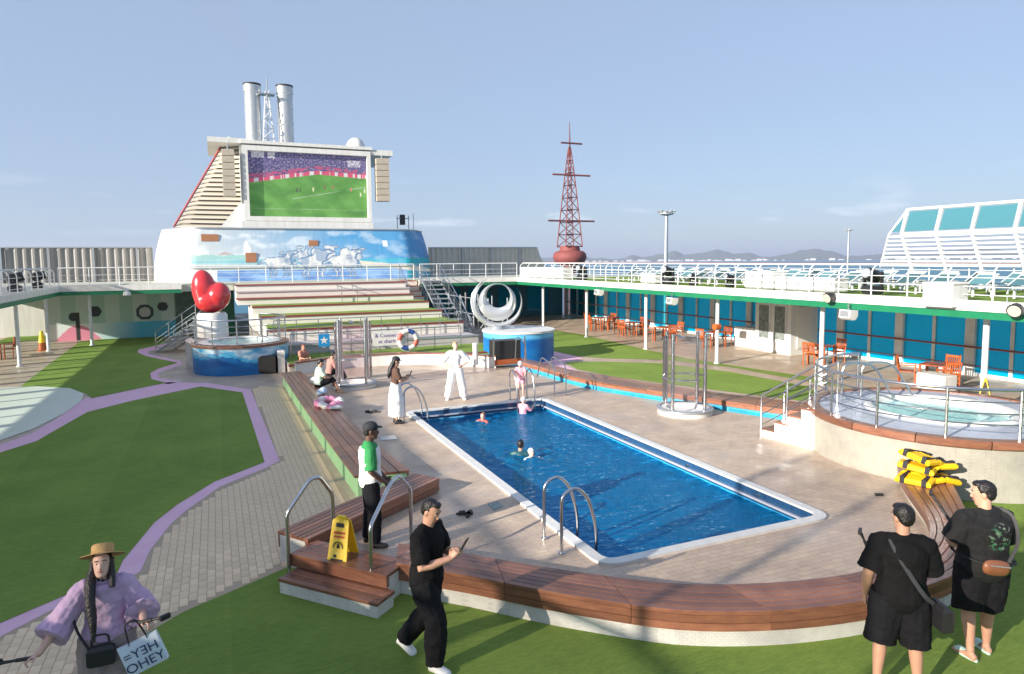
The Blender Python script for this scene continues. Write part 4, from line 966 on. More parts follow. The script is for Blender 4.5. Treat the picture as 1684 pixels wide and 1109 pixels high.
# ------------------------------------------------------------------ glass windscreen on the right upper deck, and unseen screens added to shade the left side
PANET = glass('teal_screen_glass', (.4, .76, .78), .2, .03, (.04, .22, .24), .3)
SLATG = mat('slat_grey_white', (.66, .68, .7), .4)
def windscreen(label, x, ys, sgn, prof, slats, tip, pane_m, slat_gap=1.0):
    t = thing('windscreen', label, 'windscreen', (x, ys[0], UD))
    (xb, zb), (xm, zm), (xt, zt) = prof
    for y in ys:
        b = MB(); b.tube([(xb,y,UD),(xb,y,zb),(xm,y,zm),(xt,y,zt)], .07, 6, flat=1.6); b.build('rib', WHITE2, t, True)
    for a, c in zip(ys, ys[1:]):
        MB().add([(xm+.0,a+.1*(1 if c > a else -1),zm+.1),(xm,c-.1*(1 if c > a else -1),zm+.1),(xt,c-.1*(1 if c > a else -1),zt-.08),(xt,a+.1*(1 if c > a else -1),zt-.08)], [(0,1,2,3)]).build('pane', pane_m, t)
        for k in range(slats):
            f = (k+.5)/slats; px_ = xb+(xm-xb)*f; pz_ = zb+(zm-zb)*f
            MB().obox((px_, (a+c)/2, pz_), (.2, abs(c-a)-.12, .025), Matrix.Rotation(R(-20*sgn), 3, 'Y')).build('slat', SLATG, t)
    for (xx, zz) in ((xm, zm), (xt, zt)): MB().tube([(xx,ys[0],zz),(xx,ys[-1],zz)], .06, 6).build('beam', WHITE2, t)
    if tip:
        yb, ym = tip
        MB().tube([(xb,yb,zb),(xm,ym,zm),(xt,ys[0],zt)], .045, 6).build('end_frame', WHITE2, t)
        MB().add([(xm,ys[0]+.1,zm+.1),(xm,ym-.1,zm+.1),(xt,ys[0]+.1,zt-.12)], [(0,1,2)]).build('pane', pane_m, t)
        for k in range(slats):
            f = (k+.5)/slats; px_ = xb+(xm-xb)*f; pz_ = zb+(zm-zb)*f; ye = yb+(ym-yb)*f
            MB().obox((px_, (ys[0]+ye)/2, pz_), (.2, ye-ys[0], .025), Matrix.Rotation(R(-20*sgn), 3, 'Y')).build('slat', SLATG, t)
    return t
ys = [AtX(p_, 439, 25.0).y for p_ in (1500,1556,1615,1686)]; ys += [ys[-1]-1.5, ys[-1]-3, ys[-1]-4.5, ys[-1]-6]
windscreen('white framed windscreen with teal panes and slats on the right upper deck', 25, ys, 1, ((25.0,3.6),(24.35,4.88),(24.62,5.82)), 8, (AtX(1448,440,25.0).y, AtX(1462,385,24.35).y), PANET)
SHADE_GLASS = glass('shade_screen_glass', (.66, .63, .6), .1, .05, (.1, .1, .1), .06)
t = thing('added_shade_screen', 'unseen smoked-glass screen added on the left upper deck to cast shade', 'windscreen', (-12.3, 20, UD))  # added out of view to cast the broad shade left of the pool
LWX = -12.3
for k in range(24):
    a = -8+2.1*k; c = a+2.1
    MB().box(LWX-.06, LWX+.06, a-.06, a+.06, UD, 5.5).build('post', WHITE2, t)
    MB().box(LWX-.01, LWX+.01, a+.06, c-.06, UD+.02, 5.45).build('pane', SHADE_GLASS, t)
MB().box(LWX-.07, LWX+.07, -8.1, 42.5, 5.502, 5.6).build('cap_rail', WHITE2, t)
t = thing('added_shade_tier', 'unseen tier of pale glass added above it to soften light on the near deck', 'windscreen', (LWX, -2, 5.6))  # added out of view for an even, lighter shade on the near deck
SHADE_GLASS2 = glass('pale_shade_glass', (.8, .78, .76), .1, .05)
for k in range(7):
    a = -9+2*k; MB().box(LWX-.05, LWX+.05, a-.05, a+.05, 5.601, 8.2).build('post', WHITE2, t)
    if k < 6: MB().box(LWX-.01, LWX+.01, a+.05, a+1.95, 5.62, 8.15).build('pane', SHADE_GLASS2, t)

# ------------------------------------------------------------------ far landmarks
PINKR = mat('faded_red_paint', (.24, .055, .045), .7, noise_=(1, (.17, .045, .04)))
DKR = mat('dark_red_steel', (.13, .04, .045), .6)
mb_ = AtY(937, 430, 150); t = thing('lattice_tower', 'distant red lattice tower with cross yards on a bulbous base', 'tower', (mb_.x, 150, -25))
MB().lathe([(1.5,-25),(1.5,2.2),(2.6,2.5),(3.7,3.2),(4.2,4.3),(4.0,5.3),(3.3,5.9),(2.6,6.0),(2.3,7.2),(.01,7.3)], mb_.x, 150, 24).build('base_bulb', PINKR, t, True)
zs = [7, 10, 13, 16, 19, 22, 25, 28, 31]; wd = lambda z: max(.15, 2.3*(1-(z-7)/25.5)**.85)
for sx_ in (-1, 1):
    for sy_ in (-1, 1):
        MB().tube([(mb_.x+sx_*wd(z), 150+sy_*wd(z), z) for z in zs], .14, 5).build('leg', PINKR, t)
for k, (za, zb) in enumerate(zip(zs, zs[1:])):
    a, c = wd(za), wd(zb)
    for sy_ in (-1, 1):
        MB().tube([(mb_.x-a,150+sy_*a,za),(mb_.x+c,150+sy_*c,zb)], .11, 4).build('brace', DKR, t); MB().tube([(mb_.x+a,150+sy_*a,za),(mb_.x-c,150+sy_*c,zb)], .11, 4).build('brace', DKR, t)
        MB().tube([(mb_.x-a,150+sy_*a,za),(mb_.x+a,150+sy_*a,za)], .12, 4).build('girt', DKR, t)
MB().tube([(mb_.x,150,30),(mb_.x,150,AtY(936,200,150).z)], [.3,.08], 6).build('spire', DKR, t)
for py_, hw in ((237, 2.9), (289, 5.2), (364, 6.4)):
    z_ = AtY(937, py_, 150).z; MB().tube([(mb_.x-hw,149,z_),(mb_.x+hw,149,z_)], .22, 6).build('yard', DKR if py_ != 289 else PINKR, t)
LAMPH = mat('lamp_housing', (.3, .3, .3), .5)
for k, (px_, yt, yy, nl) in enumerate(((1096,352,120,10), (1396,379,190,5))):
    p = AtY(px_, yt, yy); t = thing('floodlight_mast', ('tall grey floodlight mast with a crown of many lamps' if k == 0 else 'thin distant floodlight mast with few lamps'), 'floodlight', (p.x, yy, -25), 'floodlight masts on the quay')
    s_ = yy/120*(1 if k == 0 else .55); MB().tube([(p.x,yy,-25),(p.x,yy,p.z)], [.6*s_,.38*s_], 12).build('pole', GREYST, t, True)
    MB().lathe([(.3*s_,p.z-.4*s_),(1.5*s_,p.z-.1*s_),(1.5*s_,p.z+.1*s_),(.3*s_,p.z+.2*s_)], p.x, yy, 20).build('head_ring', LAMPH, t)
    for i in range(nl*2):
        a = 2*PI*i/(nl*2); r_ = (1.75 if i % 2 else 1.2)*s_
        MB().obox((p.x+r_*math.cos(a), yy+r_*math.sin(a), p.z+(.55 if i % 2 else .1)*s_), (.42*s_,.42*s_,.42*s_), Matrix.Rotation(a, 3, 'Z')@Matrix.Rotation(R(35), 3, 'Y'), .06*s_).build('lamp', LAMPH if i % 3 else SILVER, t)

# ================================================================== SMALLER THINGS
# step hand rails
def step_rail(label, A, B):
    t = thing('step_rail', label, 'hand rail', A, 'steel step rails')
    d = B-A; pts = [A, V(A.x,A.y,.76), A+d*.52+V(0,0,1.14-A.z-d.z*.52), A+d*.72+V(0,0,1.14-A.z-d.z*.72), V(B.x,B.y,.86), B]
    MB().tube(arcpath(pts, .08), .026, 10).build('rail_tube', STEEL, t, True)
    for q in (A, B): MB().cyl(q, q+V(0,0,.018), .055, n=12).build('flange', STEEL, t, True)
step_rail('left bent steel hand rail at the timber steps', P(476,958,ZO), P(549,888,.2))
step_rail('right bent steel hand rail at the timber steps behind the man with phone', P(612,985,ZO), P(677,900,.0))
# pool ladders
def ladder(label, p, inward, across, reach=.62, h=.92):
    inward, across = Vector(inward), Vector(across); t = thing('pool_ladder', label, 'ladder', p, 'pool ladders')
    for s_ in (-.27, .27):
        f = p+across*s_
        pts = [f, f+V(0,0,h-.1), f+V(0,0,h)+inward*.22, f+inward*reach*.75+V(0,0,h-.18), f+inward*reach+V(0,0,.3), f+inward*reach+V(0,0,-.9)]
        MB().tube(arcpath(pts, .2, 6), .024, 10).build('rail', STEEL, t, True)
        MB().cyl(f, f+V(0,0,.018), .05, n=12).build('flange', STEEL, t, True)
    for z_ in (-.12, -.36, -.6): MB().obox(p+inward*(reach-.02)+V(0,0,z_), (.09+.45*abs(across.x), .09+.45*abs(across.y), .03), None, .008).build('rung', STEEL, t)
pl = (P(893,885)+P(926,912))*.5
ladder('bright steel pool ladder at the near left corner of the pool', pl, (1,0,0), (0,1,0), POOL[0]+.12-pl.x)
ladder('steel pool ladder at the far left of the pool beside the white skirt', V(POOL[0]-.45,16.75,0), (1,0,0), (0,1,0), .6)
ladder('steel pool ladder at the far right corner where two girls climb out', V(7.95,POOL[3]+.42,0), (0,-1,0), (1,0,0), .55)
t = thing('bench_rail', 'pair of thin steel hoops beside the turquoise bench', 'hand rail', P(912,653))
for dx in (0, .38):
    a = P(912,653)+V(dx,0,0); c = a+V(.35,1.9,.0)
    MB().tube(arcpath([a, a+V(0,0,.9), c+V(-.1,-.5,1.0), c+V(0,0,.28)], .25), .02, 8).build('hoop', STEEL, t, True)

# floor signs
YEL = mat('yellow_plastic', (.85, .55, .01), .4, coat=.2); INK = mat('black_ink', (.03, .03, .03), .6); REDI = mat('red_ink', (.6, .08, .03), .6)
def floor_sign(label, p, rz, s=1.0):
    t = thing('floor_sign', label, 'floor sign', (0,0,0), None); Hh = .68*s
    for sg in (-1, 1):
        def q(x, z): return V(x*s, sg*(.17*(1-z/.68)+.012)*s, z*s)
        cut = [(-.15,.0),(-.09,.0),(-.07,.06),(.07,.06),(.09,.0),(.15,.0),(.12,.66),(.1,.68),(-.1,.68),(-.12,.66)]
        f = [q(*c) for c in cut]; n = len(f); o = V(0, sg*.014*s, 0)
        b = MB(); b.add(f+[a+o for a in f], [tuple(range(n)) if sg > 0 else tuple(range(n-1,-1,-1)), tuple(range(2*n-1,n-1,-1)) if sg > 0 else tuple(range(n,2*n))]+[(i,(i+1)%n,n+(i+1)%n,n+i) for i in range(n)])
        pn = b.build('panel', YEL, t)
        def patch(nm, x0, x1, z0, z1, m_):
            oo = V(0, sg*.0175*s, 0); MB().add([q(x0,z0)+oo,q(x1,z0)+oo,q(x1,z1)+oo,q(x0,z1)+oo], [(0,1,2,3)]).build(nm, m_, pn)
        patch('print_mark', -.06,.06,.585,.635,INK); patch('print_mark', -.085,.085,.5,.53,REDI); patch('print_mark', -.08,.08,.455,.48,REDI)
        patch('print_mark', -.09,.09,.17,.2,INK); patch('print_mark', -.08,.08,.125,.15,INK); patch('print_mark', -.055,-.01,.215,.25,INK)
        cc = q(0,.34)+V(0,sg*.0175*s,0); R_ = .075*s
        ring = [cc+V(math.cos(2*PI*k/24)*R_, 0, math.sin(2*PI*k/24)*R_) for k in range(24)]+[cc+V(math.cos(2*PI*k/24)*R_*.82, 0, math.sin(2*PI*k/24)*R_*.82) for k in range(24)]
        MB().add(ring, [(k,(k+1)%24,24+(k+1)%24,24+k) for k in range(24)]).build('print_ring', INK, pn)
        MB().add([cc+V(*v_)*s for v_ in ((-.01,0,.05),(.015,0,.045),(.03,0,.0),(.02,0,-.05),(.005,0,-.02),(-.03,0,-.05),(-.02,0,0))], [tuple(range(7))]).build('print_figure', INK, pn)
    MB().box(-.06*s,.06*s,-.022*s,.022*s,.67*s,.72*s).build('hinge', YEL, t)
    t.location = p; t.rotation_euler = (0,0,rz); return t
floor_sign('yellow folding wet floor sign on the timber steps by the attendant', P(565,936,.02), R(-42))
floor_sign('yellow standing sign beside the post behind the right hot tub', V(18.0,11.0,ZO), R(30), 1.5)
t = thing('traffic_cone', 'yellow and orange cone sign on the left gallery path', 'cone', P(70,577,ZO)); p = P(70,577,ZO)
MB().lathe([(.26,p.z),(.26,p.z+.03),(.17,p.z+.05),(.15,p.z+.4)], p.x, p.y, 16).build('lower_cone', ORANGE, t, True); MB().lathe([(.15,p.z+.4),(.1,p.z+.75),(.07,p.z+.95),(.01,p.z+.96)], p.x, p.y, 16).build('upper_cone', YEL, t, True)

# chairs and tables of the right gallery
def make_chair():
    t = thing('wooden_chair', 'x', 'chair', (0,0,0), 'orange wooden chairs of the galleries')
    for k in range(4): MB().box(-.23,.23,-.22+.112*k,-.22+.112*k+.1,.43,.455).build('seat_slat', ORANGE, t)
    for x in (-.22, .22):
        MB().box(x-.022,x+.022,.2,.245,0,.425).build('leg', ORANGE, t); MB().tube([(x,-.23,0),(x,-.24,.45),(x,-.32,.95)], .024, 4).build('back_leg', ORANGE, t)
        MB().box(x-.025,x+.025,-.24,.25,.64,.67).build('arm_rest', ORANGE, t); MB().box(x-.02,x+.02,.2,.24,.458,.638).build('arm_post', ORANGE, t)
    for z_ in (.55, .9): MB().box(-.2,.2,-.3+.07*(.95-z_)/.5-.015,-.27+.07*(.95-z_)/.5,z_-.035,z_+.035).build('back_rail', ORANGE, t)
    for k in range(6): x = -.165+.066*k; MB().tube([(x,-.265,.57),(x,-.3,.88)], .022, 4).build('back_slat', ORANGE, t)
    return t
def make_table():
    t = thing('wooden_table', 'x', 'table', (0,0,0), 'wooden tables of the galleries')
    for k in range(7): MB().box(-.4,.4,-.4+.115*k,-.4+.115*k+.108,.7,.73).build('top_slat', ORANGE, t)
    for x in (-.34,.34):
        for y in (-.34,.34): MB().box(x-.03,x+.03,y-.03,y+.03,0,.698).build('leg', ORANGE, t)
    MB().box(-.31,.31,-.03,.03,.3,.34).build('stretcher', ORANGE, t); return t
ch0, tb0 = make_chair(), make_table(); used = [0, 0]
def put(o, i, loc, rz, label):
    if not used[i]: used[i] = 1; o.location = loc; o.rotation_euler = (0,0,rz); o['label'] = label; return o
    return dup(o, loc, rz, label)
sets = [((20.9,35.0),4,'farthest'),((20.9,31.6),4,'second farthest'),((20.9,28.6),3,'third farthest'),((21.6,25.6),2,'fourth farthest'),((21.9,19.7),2,'second nearest'),((21.3,14.6),3,'nearest')]
for (x, y), n, w_ in sets:
    put(tb0, 1, (x,y,ZO), .1*n, f'{w_} wooden table in the right gallery')
    for k in range(n):
        a = {4: (20,110,200,290), 3: (10,130,250), 2: (5,190)}[n][k]+random.uniform(-12,12); d = .78
        sd = ('on its window side', 'on its far side', 'on its pool side', 'on its near side')[int(((a+45) % 360)//90)]
        put(ch0, 0, (x+d*math.cos(R(a)), y+d*math.sin(R(a)), ZO), R(a+90), f'orange chair at the {w_} right-gallery table, {sd}')
put(ch0, 0, (*P(15,590,ZO).xy, ZO), R(120), 'brown wooden chair beside the post of the left gallery')
put(tb0, 1, (P(15,590,ZO).x-1.0, P(15,590,ZO).y+.4, ZO), .3, 'wooden table at the edge of the left gallery')
t = thing('white_cabinet', 'small white cabinet standing behind the right hot tub', 'cabinet', (17.6,12.1,ZO)); p = AtX(1540,622,18.9)
MB().obox((18.9,p.y,ZO+.62),(.5,.85,.45),None,.02).build('body', WHITE, t); t.location = (18.9,p.y,ZO); 
for c in t.children: c.location = (17.6-18.9, 12.1-p.y, 0)
for dy in (-.3,.3): MB().box(18.7,19.1,p.y+dy-.04,p.y+dy+.04,ZO,ZO+.39).build('leg', BLACK, t).location = (17.6-18.9, 12.1-p.y, 0)

# kiosk
t = thing('kiosk', 'white service kiosk with two glass doors in the right gallery', 'kiosk', (23.3,23.2,ZO))
MB().box(22.55,24.1,21.9,24.0,ZO,2.2).build('body', WHITE, t); MB().box(22.75,24.1,24.0,25.6,ZO,.75).build('counter', WHITE, t); MB().box(22.3,24.25,21.7,24.4,2.205,2.42).build('canopy', mat('kiosk_grey', (.2,.21,.22), .6), t)
DG = mat('door_glass', (.09,.12,.12), .1, noise_=(6,(.3,.32,.3)))
for y in (22.12, 23.05):
    d = MB().box(22.51,22.549,y,y+.78,ZO+.5,2.0).build('door', WHITE2, t); MB().box(22.495,22.509,y+.1,y+.68,ZO+.62,1.9).build('pane', DG, d); MB().box(22.47,22.494,y+.06,y+.09,.7,1.1).build('handle', STEEL, d)
MB().box(22.9,23.8,21.86,21.9,.1,1.9).build('side_panel', CREAM, t)
MB().cyl((18.35,21.5,1.3),(18.1,21.5,1.3),.13,n=14).build('x', ORANGE, None); o = bpy.data.objects['x']; o.name = 'round_sign'; tag(o, 'small round orange sign on a post of the right gallery', 'sign')

# white loudspeakers under the right fascia
sp0 = None
for k, (px_, py_) in enumerate(((1395,517),(1105,495),(985,481))):
    p = AtX(px_, py_, 17.45); lb = ('nearest', 'middle', 'farthest')[k]+' white loudspeaker hung under the right deck edge'
    if sp0 is None:
        sp0 = thing('wall_speaker', lb, 'speaker', (0,0,0), 'white loudspeakers under the deck edge')
        MB().loft([[V(-.16,s_*.16,-.12),V(.16,s_*.16,-.12),V(.2,s_*.2,.12),V(-.2,s_*.2,.12)] if False else [V(x_,s_,z_) for x_,z_ in ((-.17,-.1),(-.05,-.17),(.08,-.16),(.17,-.05),(.17,.12),(-.14,.14))] for s_ in (-.2,-.17,.17,.2)]).build('housing', WHITE, sp0)
        MB().cyl((0,0,.14),(0,0,.32),.025,n=8).build('bracket', STEEL, sp0); MB().obox((-.165,0,.02),(.02,.3,.18),None,.005).build('grille', GREYST, sp0); sp0.location = p
    else: dup(sp0, p, 0, lb)
p = P(205,489,SB-.05)  # small lamp at the left
t = thing('dome_lamp', 'small white dome lamp under the left deck edge', 'lamp', AtY(209,486,39.4)); c = AtY(209,486,39.4); MB().lathe([(.18,c.z),(.17,c.z+.12),(.1,c.z+.2),(.01,c.z+.22)], c.x, c.y, 16).build('shade', WHITE, t, True); MB().cyl(c+V(0,0,.2), c+V(0,.15,.3), .03, n=6).build('arm', WHITE, t)

# stage spotlights
def make_spot():
    t = thing('stage_light', 'x', 'stage light', (0,0,0), 'black stage lights on the upper deck')
    MB().obox((0,0,.1),(.34,.34,.2),None,.03).build('base', BLACK, t)
    for s_ in (-1, 1): MB().obox((0,s_*.22,.36),(.1,.035,.36),None,.01).build('yoke_arm', BLACK, t)
    MB().tube([(.16,0,.36),(.05,0,.42),(-.22,0,.5),(-.26,0,.51)], [.12,.17,.15,.13], 14, round_=False).build('lamp_head', BLACK, t, True)
    MB().tube([(-.262,0,.51),(-.275,0,.513)], .115, 14).build('lens', SILVER, t); return t
sp = make_spot(); us = [0]
lights = [(955,470,0),(1095,480,0),(1137,482,0),(1197,490,0),(1431,490,0)]
for k, (px_, py_, h_) in enumerate(lights):
    y_ = AtX(px_, py_, 18.05).y; lb = ('farthest', 'second farthest', 'middle', 'second nearest', 'nearest')[k]+' black stage light standing on the right upper deck edge'
    loc = (18.15, y_, UD+.06); o = sp if k == 0 else dup(sp, loc, 0, lb)
    o.location = loc; o['label'] = lb; o.rotation_euler = (0,0,random.uniform(-.5,.5)); o.scale = (1.25 if k in (0,1,4) else .8,)*3
for k, (px_, py_) in enumerate(((28,488),(65,480))):
    y_ = AtX(px_, py_, -7.4).y; o = dup(sp, (-7.45, y_, UD+.06), PI, ('left' if k == 0 else 'right')+' black stage light standing on the left upper deck edge'); o.scale = (1.25,)*3
pr0 = None
for k, (px_, py_) in enumerate(((1366,488),(1672,508))):
    p = AtX(px_, py_, 17.45); lb = ('far' if k == 0 else 'near')+' round black lamp clamped to the outside of the right deck edge'
    if pr0 is None:
        pr0 = thing('par_lamp', lb, 'lamp', (0,0,0), 'round lamps on the deck edge')
        MB().tube([(.12,0,.03),(0,0,0),(-.16,0,-.05)], [.09,.15,.17], 16).build('can', BLACK, pr0, True); MB().tube([(-.161,0,-.05),(-.175,0,-.055)], .14, 16).build('lens', mat('lamp_glass', (.45,.42,.36), .15), pr0)
        MB().tube([(0,-.2,0),(0,-.2,.3),(0,.2,.3),(0,.2,0)], .015, 5).build('bracket', GREYST, pr0); pr0.location = p
    else: dup(pr0, p, .25, lb)
# white lockers on the right upper deck
for k, (xa, xb, yt, lb) in enumerate(((1058,1082,449,'narrow white locker among the loungers far along the right upper deck'),(1231,1277,446,'tall white locker near the middle of the right upper deck'),(1280,1378,456,'long low white locker near the middle of the right upper deck'),(1553,1603,463,'large white box hanging over the near part of the right deck edge'),(860,930,440,'long white locker at the far end of the right upper deck'))):
    y1_, y0_ = AtX(xa, 470, 18.2).y, AtX(xb, 470, 18.2).y; zt = AtX((xa+xb)/2, yt, 18.2).z; x_ = 18.05 if k != 3 else 17.35; zb = UD+.06 if k != 3 else UD-.15
    t = thing('deck_locker', lb, 'locker', (x_+.3, (y0_+y1_)/2, zb), 'white lockers on the upper deck')
    MB().obox((x_+.3,(y0_+y1_)/2,(zb+zt-.07)/2),(.6,y1_-y0_,zt-.07-zb),None,.02).build('box', WHITE, t); MB().obox((x_+.3,(y0_+y1_)/2,zt-.035),(.64,y1_-y0_+.04,.065),None,.015).build('lid', WHITE, t)
    for q in range(int((y1_-y0_)/.45)): MB().box(x_-.012,x_-.002,y0_+.1+.45*q,y0_+.115+.45*q,zb+.05,zt-.1).build('seam', GREYST, t)
# loungers in two rows
TEALC = mat('teal_sling', (.06,.15,.17), .7, rnd=.6)
def make_lounger():
    t = thing('deck_lounger', 'x', 'lounger', (0,0,0), 'white and teal loungers on the right upper deck')
    for y in (-.3,.3): MB().box(-.65,.55,y-.025,y+.025,.28,.33).build('side_rail', WHITE2, t)
    for x in (-.55,.45):
        for y in (-.3,.3): MB().box(x-.025,x+.025,y-.024,y+.024,0,.278).build('leg', WHITE2, t)
    MB().add([(-.65,-.27,.325),(.1,-.27,.325),(.1,.27,.325),(-.65,.27,.325)], [(0,1,2,3)]).build('seat_sling', TEALC, t)
    for y in (-.28,.28): MB().tube([(.1,y,.33),(.66,y,.62)], .022, 5).build('back_tube', WHITE2, t)
    MB().add([(.11,-.26,.34),(.65,-.26,.61),(.65,.26,.61),(.11,.26,.34)], [(0,1,2,3)]).build('back_sling', TEALC, t)
    MB().box(.64,.68,-.3,.3,.6,.64).build('back_bar', WHITE2, t); return t
lg = make_lounger(); first_l = True
for row, x in ((0, 20.6), (1, 22.9)):
    for k in range(20):
        y = 9.6+1.15*k+(.4 if row else 0)
        lb = f'{ORDS[k]} white and teal lounger from the near end, {"sea" if row else "pool"} side row'
        o = lg if first_l else dup(lg, (x,y,UD), 0, lb); first_l = False
        o.location = (x,y,UD+.005); o['label'] = lb; o.rotation_euler = (0,0,random.uniform(-.08,.08))

# painted band wall at the far left
def band(u, v):
    c = (.35, .5, .42) if int(u*11) % 2 else (.5, .58, .52)
    if v < .35:
        c = lerp3((.75,.75,.72), (.08,.4,.55), (u-.25)*3)
        if .05 < u < .33 and v < .3*math.sin((u-.05)/.28*PI)+.02: c = (.75,.25,.35)
    for cx, cy, r_ in ((.62,.55,.17),(.3,.6,.12),(.17,.5,.1),(.74,.66,.1)):
        d = math.hypot((u-cx)*2.9, v-cy)
        if d < r_: c = (.03,.035,.04)
        if r_ == .17 and d < .11: c = (.45,.45,.42)
    if abs(u-.19) < .012 and v < .6: c = (.03,.03,.03)
    if u > .82: c = lerp3((.08,.12,.1), (.12,.2,.16), fb(u*20, v*9))
    return c
t = thing('band_wall', 'painted wall with drum kit mural under the left upper deck', 'wall', (-5,43.6,ZO))
grid_print('mural', band, lambda u, v: V(-8.4+7.6*u, 43.55, ZO+v*2.6), 150, 50, painted('band_paint', .6), t); MB().box(-8.4,-.8,43.56,43.8,ZO,SB-.01).build('wall_body', GREENP, t)
# under-deck closure behind the stage
MB().box(-.8,1.0,43.0,43.2,ZO,SB-.01).build('x', GREENP); o = bpy.data.objects['x']; o.name = 'end_wall'; tag(o, 'dark green wall under the deck behind the metal stairs', 'wall')
MB().box(WXL+.13,-8.41,47.5,47.7,ZO,SB-.01).build('x', WHITE); o = bpy.data.objects['x']; o.name = 'end_wall'; tag(o, 'pale end wall of the left gallery', 'wall')

# life jackets on the end of the foreground bench
LJY = mat('life_jacket_yellow', (.85,.5,.005), .6, bump=(30,.2)); STR = mat('black_webbing', (.02,.02,.025), .8)
base = P(1522,790,.25)
for k, (dx, dy, dz, rz, tl_) in enumerate(((-.12,.02,0,.35,0),(.12,-.02,.0,-.2,.05),(-.1,.05,.13,.5,.1),(.14,.03,.12,-.35,-.08),(.0,.05,.24,.1,.12))):
    t = thing('life_jacket', ('lower left','lower right','middle left','middle right','topmost')[k]+' yellow life jacket with black straps in the pile on the bench', 'life jacket', (0,0,0), 'yellow life jackets on the bench')
    for s_ in (-1,1):
        bb = MB(); bb.obox((s_*.12,0,.045),(.225,.42,.075),Matrix.Rotation(s_*.16,3,'Y'),.022); o = bb.build('foam_panel', LJY, t)
    for y_ in (-.13,.12): MB().obox((0,y_,.05),(.475,.055,.1),None,.01).build('strap', STR, t)
    MB().obox((0,-.05,.125),(.06,.05,.02),None,.005).build('buckle', STR, t)
    t.location = base+V(dx,dy,dz)*1.3; t.rotation_euler = (tl_*1.5, tl_*2, rz); t.scale = (1.3,)*3
# footwear and bits left on the deck
SOLE = mat('dark_sole', (.03,.025,.02), .7)
def slipper(label, p, rz, m_=SOLE, strap=SOLE, s=1.0, group=None):
    t = thing('slipper', label, 'slipper', (0,0,0), group)
    out = [(.045*math.cos(a)*(1.0 if math.sin(a) > 0 else .82), .13*math.sin(a)) for a in [2*PI*k/18 for k in range(18)]]
    MB().prism(out, 0, .022).build('sole', m_, t); 
    rings = []
    for k in range(7):
        a = PI*k/6; y_ = .03+.0*k; rings.append([V(.046*math.cos(a), yy, .018+.045*math.sin(a)+dz) for yy, dz in ((-.01,0),(.085,-.008),(.085,-.014),(-.01,-.006))])
    MB().loft(rings).build('strap', strap, t, True)
    t.location = p; t.rotation_euler = (0,0,rz); t.scale = (s,)*3; return t
for k, (px_, py_, rz, lb) in enumerate(((606,679,.5,'left brown slipper on the deck before the far left shower'),(618,678,.9,'right brown slipper on the deck before the far left shower'),(764,846,1.2,'left black slipper lying on the deck left of the pool'),(771,847,-.6,'right black slipper lying on the deck left of the pool'))):
    slipper(lb, P(px_,py_,.002), rz, s=1.05)
TOW = mat('blue_grey_cloth', (.1,.2,.2), .9, noise_=(30,(.4,.42,.4)))
o = MB().prism([(p.x,p.y) for p in px([(803,830),(818,826),(827,833),(812,840)], 0)], .002, .012).build('drain_grate', TOW); tag(o, 'small dark drain grate on the deck left of the pool', 'drain')
o = MB().prism([(p.x,p.y) for p in px([(622,718),(650,717),(655,723),(627,725)], 0)], .002, .012).build('drain_grate', GREYST); tag(o, 'grey drain plate on the deck behind the attendant', 'drain')
o = MB().prism([(p.x,p.y) for p in px([(1438,812),(1452,812),(1454,816),(1440,816)], 0)], .002, .01).build('drain_grate', RUBBER); tag(o, 'tiny dark drain slot before the right hot tub', 'drain')
# pink swim ring and towels on the far bench
PINK = mat('pink_vinyl', (.75,.3,.45), .35); c = P(541,664,.3)
t = thing('swim_ring', 'deflated pink and white swim ring lying on the left bench', 'swim ring', c); 
for k in range(10):
    pts = [c+V(math.cos(R(36*k+6*i))*.3, math.sin(R(36*k+6*i))*.42, .03+.03*math.sin(k*2.2+i)) for i in range(7)]; MB().tube(pts, .085, 9).build('segment', PINK if k % 3 else WHITE, t, True)
def heap(name, label, cat, c, rx, ry, rz, m_, seed):
    b = MB().ell(c+V(0,0,rz*.6), rx, ry, rz, 22, 12); 
    for v_ in b.v: d = 1+.3*noise.noise(v_*6+V(seed,0,0)); v_.x = c.x+(v_.x-c.x)*d; v_.y = c.y+(v_.y-c.y)*d; v_.z = max(c.z+.004, c.z+(v_.z-c.z)*d)
    o = b.build(name, m_, None, True); tag(o, label, cat); return o
heap('white_bag', 'white cloth bag on the bench beside the seated person', 'bag', P(519,630,.25), .16,.2,.13, WHITE, 3)
heap('towel_heap', 'pale blue and white towel heap on the bench in front of the seated person', 'towel', P(530,648,.25), .14,.2,.12, mat('pale_blue_cloth', (.5,.6,.75), .9), 5)
heap('towel_heap', 'white towel beside the pink swim ring on the left bench', 'towel', P(552,672,.25), .18,.22,.06, WHITE, 8)

# ================================================================== PEOPLE
SKIN = mat('skin', (.55,.31,.21), .5, noise_=(14,(.5,.27,.18)))
SKIN_D = mat('dark_skin', (.12,.06,.04), .5, noise_=(14,(.1,.05,.035)))
SKIN_P = mat('pale_skin', (.66,.42,.33), .5, noise_=(14,(.62,.38,.3)))
HAIR = mat('black_hair', (.012,.01,.01), .4, bump=(60,.5)); HAIRB = mat('light_hair', (.5,.32,.16), .5, bump=(60,.5))
TEE = mat('black_tee', (.007,.007,.008), .9, noise_=(5,(.011,.011,.012)), spec=.15); TROU = mat('black_trousers', (.009,.009,.011), .9, noise_=(5,(.014,.014,.017)), spec=.15)
SHOEW = mat('white_sneaker', (.75,.76,.76), .6); SHOEB = mat('black_shoe', (.02,.018,.018), .5)
EYEW = mat('eye_white', (.7,.68,.65), .3); IRIS = mat('dark_iris', (.02,.012,.01), .2); LIP = mat('lip', (.42,.12,.11), .5)
STRAND = bpy.data.textures.new('hair_strands', 'CLOUDS'); STRAND.noise_scale = .012; STRAND.noise_depth = 1
